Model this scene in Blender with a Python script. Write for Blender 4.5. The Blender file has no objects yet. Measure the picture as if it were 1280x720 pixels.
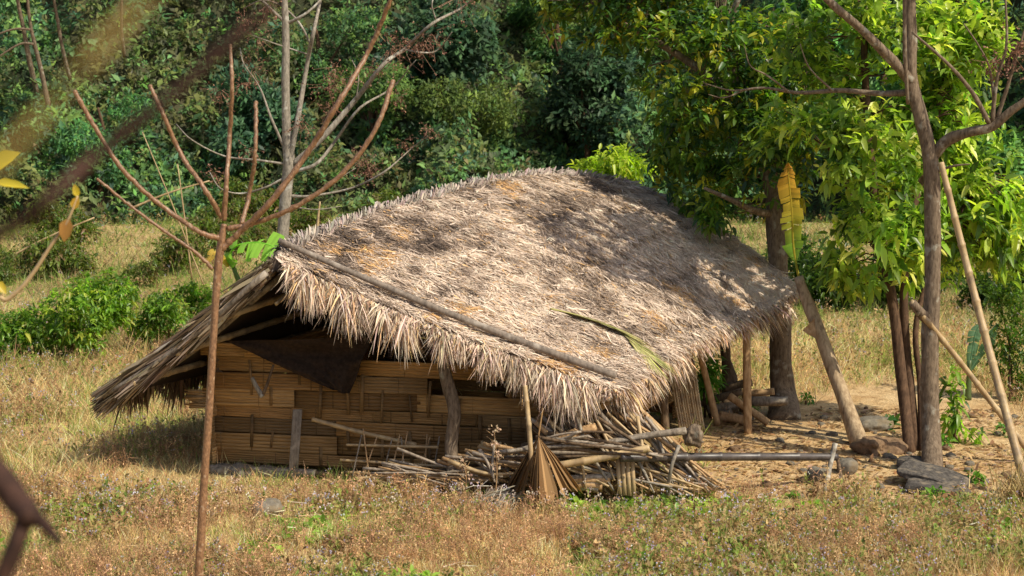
import bpy, math, random
import numpy as np
rng = np.random.default_rng(7)
random.seed(7)
scene = bpy.context.scene
COL = scene.collection

# ------------------------------------------------------------------ camera geometry
FPX, CAMZ, HORY = 2160.0, 4.75, 87.0
ALPHA = math.atan((360 - HORY) / FPX)
CAM = np.array([0, 0, CAMZ])
_f = np.array([0, math.cos(ALPHA), -math.sin(ALPHA)])
_u = np.array([0, math.sin(ALPHA), math.cos(ALPHA)])

def at(px, py, d):
    """world point seen at photo pixel (1280x720) at ground distance d"""
    r = _f * FPX + np.array([px - 640.0, 0, 0]) + _u * (360.0 - py)
    return CAM + r * (d / r[1])

def gp(px, py, z=0.0):
    r = _f * FPX + np.array([px - 640.0, 0, 0]) + _u * (360.0 - py)
    return CAM + r * ((z - CAMZ) / r[2])

def to_px(P):
    q = P - CAM
    w = q @ _f
    return 640 + FPX * q[:, 0] / w, 360 - FPX * (q @ _u) / w

# ------------------------------------------------------------------ noise
def _h(ix, iy, iz):
    n = (ix * 374761393 + iy * 668265263 + iz * 1274126177) & 0xffffffff
    n = ((n ^ (n >> 13)) * 1103515245) & 0xffffffff
    n = n ^ (n >> 16)
    return (n & 0xffff) / 65535.0

def vnoise(P):
    P = np.asarray(P, float)
    i = np.floor(P).astype(np.int64); f = P - i
    f = f * f * (3 - 2 * f)
    r = 0
    for a in (0, 1):
        wa = f[:, 0] if a else 1 - f[:, 0]
        for b in (0, 1):
            wb = f[:, 1] if b else 1 - f[:, 1]
            for c in (0, 1):
                wc = f[:, 2] if c else 1 - f[:, 2]
                r = r + wa * wb * wc * _h(i[:, 0] + a, i[:, 1] + b, i[:, 2] + c)
    return r

def fbm(P, oct=3):
    P = np.asarray(P, float)
    r, a, t = 0, 1.0, 0
    for k in range(oct):
        r = r + a * vnoise(P * (2 ** k) + 17.3 * k); t += a; a *= .5
    return r / t

def smooth(a, b, x):
    t = np.clip((np.asarray(x, float) - a) / (b - a), 0, 1)
    return t * t * (3 - 2 * t)

def nrm(v):
    return v / np.maximum(np.linalg.norm(v, axis=-1, keepdims=True), 1e-9)

# ------------------------------------------------------------------ terrain
def tz(x, y):
    x = np.asarray(x, float); y = np.asarray(y, float)
    z = .85 * smooth(27, 47, y) + 3.15 * (1 - smooth(0.5, 10.5, y))
    P = np.stack([x * .6, y * .6, 0 * x], -1).reshape(-1, 3)
    n = fbm(P, 3).reshape(x.shape) - .5
    return z + n * .16 * smooth(24, 30, y) + n * .05

def hill_foot(x):
    x = np.asarray(x, float)
    return 46.5 - .0 * x - 3.5 * smooth(6, 22, x) + 1.6 * np.sin(x * .23 + 1) + .8 * np.sin(x * .61)

def hz(x, y):
    x = np.asarray(x, float); y = np.asarray(y, float)
    s = np.maximum(y - hill_foot(x), -4)
    P = np.stack([x * .22, y * .22, 0 * x + 3], -1).reshape(-1, 3)
    n = fbm(P, 3).reshape(x.shape) - .5
    k = .55 + .55 * smooth(1, 8, s)
    return .75 + s * k + n * 2.4 * smooth(0, 5, s) - .5 * (1 - smooth(-1.5, .5, s))

YARD_PX = np.array([(842, 552), (905, 520), (985, 500), (1085, 470), (1175, 478), (1300, 500), (1330, 600), (1275, 628), (1190, 640),
                    (1120, 632), (1060, 622), (900, 618), (845, 606)], float)
def inpoly(x, y, poly):
    c = np.zeros(x.shape, bool); n = len(poly); j = n - 1
    for i in range(n):
        xi, yi = poly[i]; xj, yj = poly[j]
        m = ((yi > y) != (yj > y)) & (x < (xj - xi) * (y - yi) / (yj - yi + 1e-12) + xi)
        c ^= m; j = i
    return c
YARD = np.array([gp(a, b)[:2] for a, b in YARD_PX])
def polydist(x, y, poly):
    d = np.full(x.shape, 1e9); n = len(poly)
    for i in range(n):
        a = poly[i]; b = poly[(i + 1) % n]; ab = b - a
        t = np.clip(((x - a[0]) * ab[0] + (y - a[1]) * ab[1]) / (ab @ ab), 0, 1)
        d = np.minimum(d, np.hypot(x - a[0] - t * ab[0], y - a[1] - t * ab[1]))
    return np.where(inpoly(x, y, poly), d, -d)
def yard_mask(x, y):
    d = polydist(x, y, YARD)
    n = fbm(np.stack([x * 1.6, y * 1.6, 0 * x], -1), 3) - .5
    return smooth(-.45, .55, d + n * 1.1)

# ------------------------------------------------------------------ mesh helpers
class Geo:
    def __init__(s): s.V = []; s.P = []; s.C = []; s.n = 0
    def add(s, V, polys, col=None):
        V = np.asarray(V, float).reshape(-1, 3)
        for p in polys:
            p = np.asarray(p, np.int64)
            if p.size: s.P.append(p + s.n)
        s.V.append(V)
        c = np.ones((len(V), 3)) if col is None else np.broadcast_to(np.asarray(col, float), (len(V), 3))
        s.C.append(c); s.n += len(V)
        return s
    def build(s, name, mat, parent=None, smooth_=False, loc=None):
        V = np.concatenate(s.V); C = np.concatenate(s.C)
        off = np.zeros(3)
        if parent is not None: off = WORLD[parent.name]
        elif loc is not None: off = np.asarray(loc, float)
        me = bpy.data.meshes.new(name)
        me.vertices.add(len(V)); me.vertices.foreach_set('co', (V - off).astype(np.float32).ravel())
        li = np.concatenate([p.ravel() for p in s.P]); tot = np.concatenate([np.full(len(p), p.shape[1]) for p in s.P])
        st = np.concatenate([[0], np.cumsum(tot)[:-1]])
        me.loops.add(len(li)); me.loops.foreach_set('vertex_index', li.astype(np.int32))
        me.polygons.add(len(tot)); me.polygons.foreach_set('loop_start', st.astype(np.int32))
        if smooth_: me.polygons.foreach_set('use_smooth', np.ones(len(tot), bool))
        a = me.color_attributes.new('Col', 'FLOAT_COLOR', 'POINT')
        a.data.foreach_set('color', np.concatenate([C, np.ones((len(C), 1))], 1).astype(np.float32).ravel())
        me.update(); me.validate()
        me.materials.append(mat)
        o = bpy.data.objects.new(name, me); COL.objects.link(o)
        if parent is not None: o.parent = parent
        elif loc is not None: o.location = off
        WORLD[o.name] = off
        return o
WORLD = {}

def tag(o, label=None, cat=None, group=None, kind=None):
    if label: o['label'] = label
    if cat: o['category'] = cat
    if group: o['group'] = group
    if kind: o['kind'] = kind
    return o

def thing(name, loc, label, cat, group=None):
    o = bpy.data.objects.new(name, None); COL.objects.link(o)
    o.empty_display_size = .2
    o.location = loc
    WORLD[o.name] = np.asarray(loc, float)
    return tag(o, label, cat, group)

def catmull(pts, k=6):
    P = np.asarray(pts, float)
    if len(P) < 3: return np.array([P[0] + (P[-1] - P[0]) * t for t in np.linspace(0, 1, k + 1)])
    Q = np.vstack([2 * P[0] - P[1], P, 2 * P[-1] - P[-2]]); out = []
    for i in range(1, len(Q) - 2):
        for t in np.arange(k) / k:
            a, b, c, d = Q[i - 1:i + 3]
            out.append(.5 * (2 * b + (c - a) * t + (2 * a - 5 * b + 4 * c - d) * t * t + (3 * b - a - 3 * c + d) * t ** 3))
    out.append(P[-1])
    return np.array(out)

def tube(pts, rad, n=8, col=None, wob=0.0, cap=True):
    P = np.asarray(pts, float); m = len(P)
    R = np.broadcast_to(np.asarray(rad, float), (m,)) if np.ndim(rad) == 0 or len(np.atleast_1d(rad)) == m else np.interp(np.linspace(0, 1, m), np.linspace(0, 1, len(rad)), rad)
    T = nrm(np.gradient(P, axis=0))
    ref = np.array([0, 0, 1.]) if abs(T[0][2]) < .9 else np.array([1., 0, 0])
    N = nrm(np.cross(T[0], ref)); V = []
    for i in range(m):
        N = nrm(N - T[i] * (N @ T[i])); B = np.cross(T[i], N)
        a = np.linspace(0, 2 * math.pi, n, endpoint=False)
        r = R[i] * (1 + wob * (vnoise(np.stack([np.cos(a) * 1.3 + i * .35, np.sin(a) * 1.3 + P[0][0] * 7, 0 * a + P[0][2] * 3], -1)) - .5) * 2) if wob else R[i] * np.ones(n)
        V.append(P[i] + (np.cos(a) * r)[:, None] * N + (np.sin(a) * r)[:, None] * B)
    V = np.concatenate(V)
    i = np.arange(m - 1)[:, None] * n; j = np.arange(n)[None]; k = (j + 1) % n
    Q = np.stack([i + j, i + k, i + n + k, i + n + j], -1).reshape(-1, 4)
    polys = [Q]
    if cap: polys += [np.arange(n)[None, ::-1], (np.arange(n) + (m - 1) * n)[None]]
    return V, polys, col

def bamboo(pts, r, node=.32, n=8):
    P = np.asarray(pts, float)
    L = np.linalg.norm(P[-1] - P[0]); seg = max(2, int(L / node)); S = []; R = []
    base = catmull(P, 8); tt = np.linspace(0, 1, len(base))
    r0, r1 = (r, r) if np.ndim(r) == 0 else r
    ts = []
    for k in range(seg):
        a, b = k / seg, (k + 1) / seg; e = .018 / L
        ts += [(a + e * 1.5, 1), ((a + b) / 2, .97), (b - e * 1.5, 1), (b - e * .6, 1.14), (b + e * .6, 1.14)]
    ts = [(0, 1)] + ts[:-2] + [(1, 1)]
    for t, s in ts:
        S.append([np.interp(t, tt, base[:, c]) for c in range(3)]); R.append((r0 + (r1 - r0) * t) * s)
    return tube(S, np.array(R), n)

def blades(P, D, S, L, W, bend, col, taper=(1., .8, .12)):
    n = len(P); V = np.empty((n, 6, 3))
    L = np.broadcast_to(L, (n,))[:, None]; W = np.broadcast_to(W, (n,))[:, None]
    for k, (t, w) in enumerate(zip((0, .55, 1.), taper)):
        c = P + D * L * t + bend * (t * t)
        V[:, 2 * k] = c - S * W * .5 * w; V[:, 2 * k + 1] = c + S * W * .5 * w
    b = np.arange(n)[:, None] * 6
    Q = np.concatenate([b + np.array([0, 1, 3, 2]), b + np.array([2, 3, 5, 4])])
    return V.reshape(-1, 3), [Q], np.repeat(np.broadcast_to(col, (n, 3)), 6, 0)

def leaves(P, D, N, L, W, droop, col, fold=.18):
    """folded drooping lanceolate leaves, 8 verts each"""
    n = len(P); D = nrm(D); S = nrm(np.cross(D, N)); N = np.cross(S, D)
    L = np.broadcast_to(L, (n,))[:, None]; W = np.broadcast_to(W, (n,))[:, None]; dr = np.broadcast_to(droop, (n,))[:, None]
    down = np.array([0, 0, -1.])
    def c(t): return P + D * L * t + down * L * dr * t * t
    V = np.empty((n, 8, 3)); up = N * W * fold
    V[:, 0] = c(0); V[:, 7] = c(1.)
    for o, t, w in ((1, .3, .46), (4, .68, .38)):
        m = c(t)
        V[:, o] = m - S * W * w + up; V[:, o + 1] = m; V[:, o + 2] = m + S * W * w + up
    b = np.arange(n)[:, None] * 8
    T = np.concatenate([b + np.array(x) for x in ((0, 2, 1), (0, 3, 2), (4, 5, 7), (5, 6, 7))])
    Q = np.concatenate([b + np.array(x) for x in ((1, 2, 5, 4), (2, 3, 6, 5))])
    return V.reshape(-1, 3), [T, Q], np.repeat(np.broadcast_to(col, (n, 3)), 8, 0)

def quickleaves(P, D, N, L, W, col):
    """small far leaves: 4 verts, one bent pair"""
    n = len(P); D = nrm(D); S = nrm(np.cross(D, N)); N = np.cross(S, D)
    L = np.broadcast_to(L, (n,))[:, None]; W = np.broadcast_to(W, (n,))[:, None]
    V = np.stack([P, P + D * L * .45 + S * W * .5 + N * W * .15, P + D * L, P + D * L * .45 - S * W * .5 + N * W * .15], 1)
    b = np.arange(n)[:, None] * 4
    return V.reshape(-1, 3), [np.concatenate([b + np.array([0, 1, 2]), b + np.array([0, 2, 3])])], np.repeat(np.broadcast_to(col, (n, 3)), 4, 0)

def rdir(n):
    return nrm(rng.normal(size=(n, 3)))

def palette(n, cols, w=None, jit=.18):
    cols = np.asarray(cols, float)
    w = np.ones(len(cols)) if w is None else np.asarray(w, float)
    k = rng.choice(len(cols), n, p=w / w.sum())
    return np.clip(cols[k] * (1 + rng.normal(size=(n, 1)) * jit) * (1 + rng.normal(size=(n, 3)) * jit * .25), .004, .9)

def box(c, ax, ay, az):
    """centre and three half-axis vectors"""
    c, ax, ay, az = (np.asarray(v, float) for v in (c, ax, ay, az))
    V = np.array([c + sx * ax + sy * ay + sz * az for sz in (-1, 1) for sy in (-1, 1) for sx in (-1, 1)])
    return V, [np.array([[0, 2, 3, 1], [4, 5, 7, 6], [0, 1, 5, 4], [2, 6, 7, 3], [0, 4, 6, 2], [1, 3, 7, 5]])]

_ico = {}
def rock(c, r, seed, rough=.35, sub=4):
    if sub not in _ico:
        import bmesh
        bm = bmesh.new(); bmesh.ops.create_icosphere(bm, subdivisions=sub, radius=1)
        _ico[sub] = (np.array([v.co[:] for v in bm.verts]), np.array([[v.index for v in f.verts] for f in bm.faces])); bm.free()
    V, F = _ico[sub]
    d = 1 + rough * (fbm(V * 1.1 + seed * 9.7, 4) - .5) * 2
    W = V * d[:, None]
    W = np.sign(W) * np.abs(W) ** .85
    a = seed * 2.1; R = np.array([[math.cos(a), -math.sin(a), 0], [math.sin(a), math.cos(a), 0], [0, 0, 1]])
    return (W * np.asarray(r)) @ R.T + np.asarray(c), [F]

# ------------------------------------------------------------------ materials
def newmat(name):
    m = bpy.data.materials.new(name); m.use_nodes = True
    nt = m.node_tree; nt.nodes.clear()
    return m, nt, nt.nodes, nt.links

def nd(ns, t, **kw):
    n = ns.new(t)
    for k, v in kw.items():
        if k in n.inputs: n.inputs[k].default_value = v
        else: setattr(n, k, v)
    return n

def vcol_mat(name, rough=.8, trans=0., spec=.2, noise=0., nscale=30., rnd=0., stretch=None, bump=0., tint=(1, 1, 1), lift=0.):
    m, nt, ns, lk = newmat(name)
    out = ns.new('ShaderNodeOutputMaterial'); p = ns.new('ShaderNodeBsdfPrincipled')
    p.inputs['Roughness'].default_value = rough; p.inputs['Specular IOR Level'].default_value = spec
    a = nd(ns, 'ShaderNodeAttribute', attribute_name='Col')
    c = a.outputs['Color']
    if noise or bump:
        tc = ns.new('ShaderNodeTexCoord'); mp = ns.new('ShaderNodeMapping')
        if stretch: mp.inputs['Scale'].default_value = stretch
        lk.new(tc.outputs['Object'], mp.inputs['Vector'])
        nz = nd(ns, 'ShaderNodeTexNoise', Scale=nscale, Detail=4.)
        lk.new(mp.outputs[0], nz.inputs['Vector'])
        mr = nd(ns, 'ShaderNodeMapRange'); mr.inputs['From Min'].default_value = .3; mr.inputs['From Max'].default_value = .7
        mr.inputs['To Min'].default_value = 1 - noise; mr.inputs['To Max'].default_value = 1 + noise
        lk.new(nz.outputs['Fac'], mr.inputs['Value'])
        vm = nd(ns, 'ShaderNodeVectorMath', operation='SCALE')
        lk.new(c, vm.inputs[0]); lk.new(mr.outputs[0], vm.inputs['Scale']); c = vm.outputs[0]
        if bump:
            b = nd(ns, 'ShaderNodeBump', Strength=bump, Distance=.02); lk.new(nz.outputs['Fac'], b.inputs['Height']); lk.new(b.outputs[0], p.inputs['Normal'])
    if lift:
        ge = ns.new('ShaderNodeNewGeometry'); s1 = nd(ns, 'ShaderNodeVectorMath', operation='SCALE'); s1.inputs['Scale'].default_value = 1 - lift
        a1 = nd(ns, 'ShaderNodeVectorMath', operation='ADD'); a1.inputs[1].default_value = (0, 0, lift); nn = nd(ns, 'ShaderNodeVectorMath', operation='NORMALIZE')
        lk.new(ge.outputs['Normal'], s1.inputs[0]); lk.new(s1.outputs[0], a1.inputs[0]); lk.new(a1.outputs[0], nn.inputs[0]); lk.new(nn.outputs[0], p.inputs['Normal'])
    if rnd:
        oi = ns.new('ShaderNodeObjectInfo'); hs = ns.new('ShaderNodeHueSaturation')
        m1 = nd(ns, 'ShaderNodeMapRange'); m1.inputs['To Min'].default_value = 1 - rnd; m1.inputs['To Max'].default_value = 1 + rnd
        m2 = nd(ns, 'ShaderNodeMapRange'); m2.inputs['To Min'].default_value = .5 - rnd * .08; m2.inputs['To Max'].default_value = .5 + rnd * .08
        lk.new(oi.outputs['Random'], m1.inputs['Value']); lk.new(oi.outputs['Random'], m2.inputs['Value'])
        lk.new(m1.outputs[0], hs.inputs['Value']); lk.new(m2.outputs[0], hs.inputs['Hue']); lk.new(c, hs.inputs['Color']); c = hs.outputs[0]
    lk.new(c, p.inputs['Base Color'])
    if trans:
        t = ns.new('ShaderNodeBsdfTranslucent'); mx = nd(ns, 'ShaderNodeMixShader', Fac=trans)
        g = nd(ns, 'ShaderNodeVectorMath', operation='MULTIPLY'); g.inputs[1].default_value = (1.5 * tint[0], 1.5 * tint[1], 1.2 * tint[2])
        lk.new(c, g.inputs[0]); lk.new(g.outputs[0], t.inputs['Color'])
        lk.new(p.outputs[0], mx.inputs[1]); lk.new(t.outputs[0], mx.inputs[2]); lk.new(mx.outputs[0], out.inputs[0])
    else: lk.new(p.outputs[0], out.inputs[0])
    return m

def two_tone(name, c1, c2, scale=8., stretch=(1, 1, 1), rough=.85, bump=.5, c3=None, dist=.012, spec=.2, detail=6., c3s=None):
    m, nt, ns, lk = newmat(name)
    out = ns.new('ShaderNodeOutputMaterial'); p = ns.new('ShaderNodeBsdfPrincipled')
    p.inputs['Roughness'].default_value = rough; p.inputs['Specular IOR Level'].default_value = spec
    tc = ns.new('ShaderNodeTexCoord'); mp = ns.new('ShaderNodeMapping'); mp.inputs['Scale'].default_value = stretch
    lk.new(tc.outputs['Object'], mp.inputs['Vector'])
    nz = nd(ns, 'ShaderNodeTexNoise', Scale=scale, Detail=detail, Roughness=.62); lk.new(mp.outputs[0], nz.inputs['Vector'])
    cr = ns.new('ShaderNodeValToRGB'); e = cr.color_ramp.elements
    e[0].position = .3; e[0].color = (*c1, 1); e[1].position = .68; e[1].color = (*c2, 1)
    lk.new(nz.outputs['Fac'], cr.inputs[0]); c = cr.outputs[0]
    if c3:
        n2 = nd(ns, 'ShaderNodeTexNoise', Scale=c3s[0] if c3s else scale * .33, Detail=5.); lk.new(tc.outputs['Object'], n2.inputs['Vector'])
        r2 = ns.new('ShaderNodeValToRGB'); r2.color_ramp.elements[0].position = c3s[1] if c3s else .52; r2.color_ramp.elements[1].position = c3s[2] if c3s else .66
        lk.new(n2.outputs['Fac'], r2.inputs[0])
        mx = nd(ns, 'ShaderNodeMixRGB'); lk.new(r2.outputs[0], mx.inputs[0]); lk.new(c, mx.inputs[1]); mx.inputs[2].default_value = (*c3, 1); c = mx.outputs[0]
    lk.new(c, p.inputs['Base Color'])
    b = nd(ns, 'ShaderNodeBump', Strength=bump, Distance=dist); lk.new(nz.outputs['Fac'], b.inputs['Height']); lk.new(b.outputs[0], p.inputs['Normal'])
    lk.new(p.outputs[0], out.inputs[0])
    return m

M = dict(
    leaf=vcol_mat('broad_leaf', .36, .45, .4, rnd=.0, tint=(1.05, 1.2, .55)),
    farleaf=vcol_mat('forest_leaf', .5, .3, .3, rnd=.3, lift=.4),
    grass=vcol_mat('grass_blade', .75, .4, .15, lift=.55),
    straw=vcol_mat('thatch_straw', .85, .12, .12),
    thatch_dark=vcol_mat('thatch_core', .95, 0, .05, noise=.5, nscale=14),
    bark=two_tone('grey_brown_bark', (.075, .05, .032), (.25, .185, .125), 34, (1, 1, .3), bump=1., c3=(.3, .27, .21), c3s=(7, .6, .68)),
    bark_pale=two_tone('pale_grey_bark', (.13, .11, .085), (.36, .31, .245), 30, (1, 1, .35), bump=.6, c3=(.42, .39, .33), c3s=(6, .58, .66)),
    log_bark=two_tone('stripped_log', (.2, .13, .07), (.5, .37, .23), 22, (1, 1, .25), bump=.8, c3=(.12, .08, .05), c3s=(5, .56, .7)),
    bark_red=two_tone('reddish_smooth_bark', (.1, .05, .025), (.32, .17, .085), 60, (1, 1, .5), rough=.42, bump=.5, c3=(.36, .24, .15), c3s=(26, .6, .68), spec=.5),
    bark_dark=two_tone('dark_bark', (.04, .022, .013), (.14, .08, .045), 28, (1, 1, .35), bump=.6),
    pole_wood=two_tone('weathered_pole', (.1, .08, .065), (.27, .215, .17), 26, (1, 1, .3), bump=.6, c3=(.33, .28, .23), c3s=(6, .56, .68)),
    bark_near=two_tone('shadowed_bark', (.018, .01, .008), (.075, .036, .024), 28, (1, 1, .35), bump=.6),  # near tree's bark, base colour darkened to carry its shadow
    bamboo=two_tone('dry_bamboo', (.3, .19, .09), (.52, .38, .2), 7, (1, 1, .3), rough=.5, bump=.25, c3=(.24, .17, .1), c3s=(9, .5, .7), spec=.4),
    bamboo_grey=two_tone('weathered_bamboo', (.17, .13, .095), (.42, .34, .26), 24, (1, 1, .3), rough=.65, bump=.2),
    bamboo_dark=two_tone('sooty_bamboo', (.028, .022, .02), (.1, .08, .07), 8, rough=.4, bump=.15, spec=.45),
    wall=vcol_mat('split_bamboo_wall', .6, 0, .3, noise=.35, nscale=9, stretch=(.6, .6, 14), bump=.35),
    wood=two_tone('split_wood', (.24, .13, .055), (.54, .35, .18), 26, (1, 1, .4), bump=.4),
    wood_grey=two_tone('grey_wood', (.11, .085, .062), (.33, .27, .205), 30, (1, 1, .3), bump=.7, c3=(.4, .34, .27), c3s=(8, .56, .68)),
    wood_dark=two_tone('dark_wood', (.05, .032, .018), (.19, .125, .075), 28, (1, 1, .3), bump=.5),
    cloth=two_tone('brown_sacking', (.02, .012, .008), (.05, .031, .02), 22, rough=.95, bump=.4),
    rock=two_tone('field_stone', (.1, .085, .065), (.25, .215, .165), 16, bump=.9, c3=(.2, .15, .09)),
    rock_dark=two_tone('dark_stone', (.035, .03, .026), (.13, .112, .095), 26, bump=1., c3=(.2, .16, .115)),
    earth=two_tone('earth_clod', (.1, .06, .034), (.27, .17, .095), 22, bump=1.),
)

def ground_mat():
    m, nt, ns, lk = newmat('field_soil')
    out = ns.new('ShaderNodeOutputMaterial'); p = nd(ns, 'ShaderNodeBsdfPrincipled', Roughness=.95)
    p.inputs['Specular IOR Level'].default_value = .1
    tc = ns.new('ShaderNodeTexCoord')
    def noise(s, d=6.):
        n = nd(ns, 'ShaderNodeTexNoise', Scale=s, Detail=d, Roughness=.65); lk.new(tc.outputs['Object'], n.inputs['Vector']); return n
    def ramp(n, stops):
        r = ns.new('ShaderNodeValToRGB'); e = r.color_ramp.elements
        while len(e) < len(stops): e.new(.5)
        for x, (pos, c) in zip(e, stops): x.position = pos; x.color = (*c, 1)
        lk.new(n.outputs['Fac'], r.inputs[0]); return r
    f = ramp(noise(1.3), [(.3, (.3, .2, .09)), (.5, (.46, .32, .15)), (.7, (.33, .27, .1))])
    s = ramp(noise(5., 8.), [(.28, (.36, .23, .11)), (.5, (.6, .42, .22)), (.75, (.72, .54, .31))])
    s2 = ramp(noise(.9), [(.4, (1, 1, 1)), (.65, (.78, .7, .62))])
    mu = nd(ns, 'ShaderNodeMixRGB', blend_type='MULTIPLY', Fac=1.); lk.new(s.outputs[0], mu.inputs[1]); lk.new(s2.outputs[0], mu.inputs[2])
    a = nd(ns, 'ShaderNodeAttribute', attribute_name='Col')
    mx = ns.new('ShaderNodeMixRGB'); lk.new(a.outputs['Fac'], mx.inputs[0]); lk.new(f.outputs[0], mx.inputs[1]); lk.new(mu.outputs[0], mx.inputs[2])
    lk.new(mx.outputs[0], p.inputs['Base Color'])
    b = nd(ns, 'ShaderNodeBump', Strength=.9, Distance=.05); lk.new(noise(14., 8.).outputs['Fac'], b.inputs['Height']); lk.new(b.outputs[0], p.inputs['Normal'])
    lk.new(p.outputs[0], out.inputs[0])
    return m
M['ground'] = ground_mat()
M['hill'] = two_tone('forest_floor', (.03, .04, .02), (.075, .07, .035), 2., bump=.8)

# ------------------------------------------------------------------ world, sun, camera
SUN_AZ = np.array([.82, -.57]); SUN_AZ /= np.linalg.norm(SUN_AZ)
SUN_EL = math.radians(47)
w = bpy.data.worlds.new('World'); scene.world = w; w.use_nodes = True
nt = w.node_tree; nt.nodes.clear()
sky = nt.nodes.new('ShaderNodeTexSky'); sky.sky_type = 'NISHITA'; sky.sun_disc = False
sky.sun_elevation = SUN_EL; sky.sun_rotation = math.atan2(SUN_AZ[0], SUN_AZ[1]); sky.dust_density = 2.5
bg = nt.nodes.new('ShaderNodeBackground'); bg.inputs['Strength'].default_value = .15
wo = nt.nodes.new('ShaderNodeOutputWorld')
nt.links.new(sky.outputs[0], bg.inputs[0]); nt.links.new(bg.outputs[0], wo.inputs[0])
L = bpy.data.lights.new('sun', 'SUN'); L.energy = 5.0; L.angle = math.radians(.5); L.color = (1, .93, .76)
lo = bpy.data.objects.new('sun', L); COL.objects.link(lo)
from mathutils import Vector
sd = Vector((SUN_AZ[0] * math.cos(SUN_EL), SUN_AZ[1] * math.cos(SUN_EL), math.sin(SUN_EL)))
lo.rotation_euler = sd.to_track_quat('Z', 'Y').to_euler(); lo.location = (10, 0, 25)
cd = bpy.data.cameras.new('camera'); co = bpy.data.objects.new('camera', cd); COL.objects.link(co); scene.camera = co
co.location = (0, 0, CAMZ); co.rotation_euler = (math.pi / 2 - ALPHA, 0, 0)
cd.sensor_width = 36; cd.lens = 36 * FPX / 1280; cd.clip_start = .1; cd.clip_end = 2000
cd.dof.use_dof = True; cd.dof.focus_distance = 20.5; cd.dof.aperture_fstop = 3.3
scene.view_settings.view_transform = 'Standard'; scene.view_settings.look = 'None'; scene.view_settings.exposure = 0
scene.cycles.max_bounces = 8; scene.cycles.transmission_bounces = 4; scene.cycles.diffuse_bounces = 5
scene.cycles.use_denoising = True

# ------------------------------------------------------------------ ground and hill
def grid(xs, ys, zf):
    X, Y = np.meshgrid(xs, ys); V = np.stack([X, Y, zf(X, Y)], -1).reshape(-1, 3)
    nx, ny = len(xs), len(ys); i = np.arange(ny - 1)[:, None] * nx; j = np.arange(nx - 1)[None]
    return V, [np.stack([i + j, i + j + 1, i + nx + j + 1, i + nx + j], -1).reshape(-1, 4)]
far = np.array([60, 90, 140, 220, 350, 600.])
xs = np.concatenate([-far[::-1] , np.linspace(-30, 30, 301), far]); ys = np.concatenate([-far[::-1] * .5, np.linspace(-8, 60, 341), far + 5])
V, F = grid(xs, ys, tz)
g = Geo(); ym = yard_mask(V[:, 0], V[:, 1]); g.add(V, F, ym[:, None] * np.ones(3))
tag(g.build('ground', M['ground'], smooth_=True), kind='structure')
def hillz(x, y): return np.minimum(hz(x, y), 34 + .0 * x)
V, F = grid(np.linspace(-90, 90, 181), np.concatenate([np.linspace(38, 72, 69), np.linspace(74, 130, 15)]), hillz)
tag(Geo().add(V, F).build('hillside', M['hill'], smooth_=True), kind='structure')
def gz(x, y): return float(tz(np.array([x]), np.array([y]))[0])
def onground(px, py, k=4):
    p = gp(px, py)
    for _ in range(k): p = gp(px, py, gz(p[0], p[1]))
    return p

# ------------------------------------------------------------------ the hut
W0 = np.array([-3.57, 20.4, 0]); W1 = np.array([.86, 19.55, 0]); W2 = np.array([2.3, 23.3, 0]); W3 = np.array([-2.0, 24.5, 0])
hut = thing('thatched_hut', (-1, 21.5, 0), 'low hut with woven split bamboo walls under a sagging grey thatched roof', 'hut')
ridge = catmull([at(341, 322, 19.2), at(372, 303, 19.9), at(430, 280, 20.8), at(520, 250, 22.), at(620, 226, 23.3), at(700, 219, 24.3), at(775, 229, 25.)], 10)
eave = catmull([at(764, 488, 18.75), at(795, 472, 19.4), at(845, 440, 20.6), at(903, 408, 21.9), at(955, 386, 22.8), at(998, 364, 23.4)], 10)
back = catmull([ridge[-1], at(862, 266, 24.7), at(935, 312, 24.1), eave[-1]], 12)
front = np.array([ridge[0] + (eave[0] - ridge[0]) * t + np.array([0, 0, -.07 * math.sin(math.pi * t)]) for t in np.linspace(0, 1, 30)])
leave = catmull([at(128, 484, 20.0), np.array([-3.7, 22.2, 1.0]), np.array([-2.5, 24.4, 1.02]), np.array([-1.2, 26.4, 1.0])], 10)
lfront = np.array([ridge[0] + (leave[0] - ridge[0]) * t + np.array([0, 0, -.1 * math.sin(math.pi * t)]) for t in np.linspace(0, 1, 30)])
lback = np.array([ridge[-1] + (leave[-1] - ridge[-1]) * t for t in np.linspace(0, 1, 30)])

def lerpc(C, t):
    d = np.concatenate([[0], np.cumsum(np.linalg.norm(np.diff(C, axis=0), axis=1))]); d /= d[-1]
    return np.stack([np.interp(t, d, C[:, k]) for k in range(3)], -1)
def coons(c0, c1, d0, d1):
    P00, P10, P01, P11 = c0[0], c0[-1], c1[0], c1[-1]
    def S(s, t):
        s = np.atleast_1d(s).astype(float); t = np.atleast_1d(t).astype(float); s_, t_ = s[:, None], t[:, None]
        return (1 - t_) * lerpc(c0, s) + t_ * lerpc(c1, s) + (1 - s_) * lerpc(d0, t) + s_ * lerpc(d1, t) \
            - ((1 - s_) * (1 - t_) * P00 + s_ * (1 - t_) * P10 + (1 - s_) * t_ * P01 + s_ * t_ * P11)
    return S
def bulged(S, b):
    return lambda s, t: S(s, t) + np.stack([0 * np.atleast_1d(s), 0 * np.atleast_1d(s), b * np.sin(np.pi * np.clip(np.atleast_1d(s), 0, 1)) * np.sin(np.pi * np.clip(np.atleast_1d(t), 0, 1) ** .8)], -1)
SR = coons(ridge, eave, front, back)
SL = coons(ridge, leave, lfront, lback); SR = bulged(SR, .16)
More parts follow.
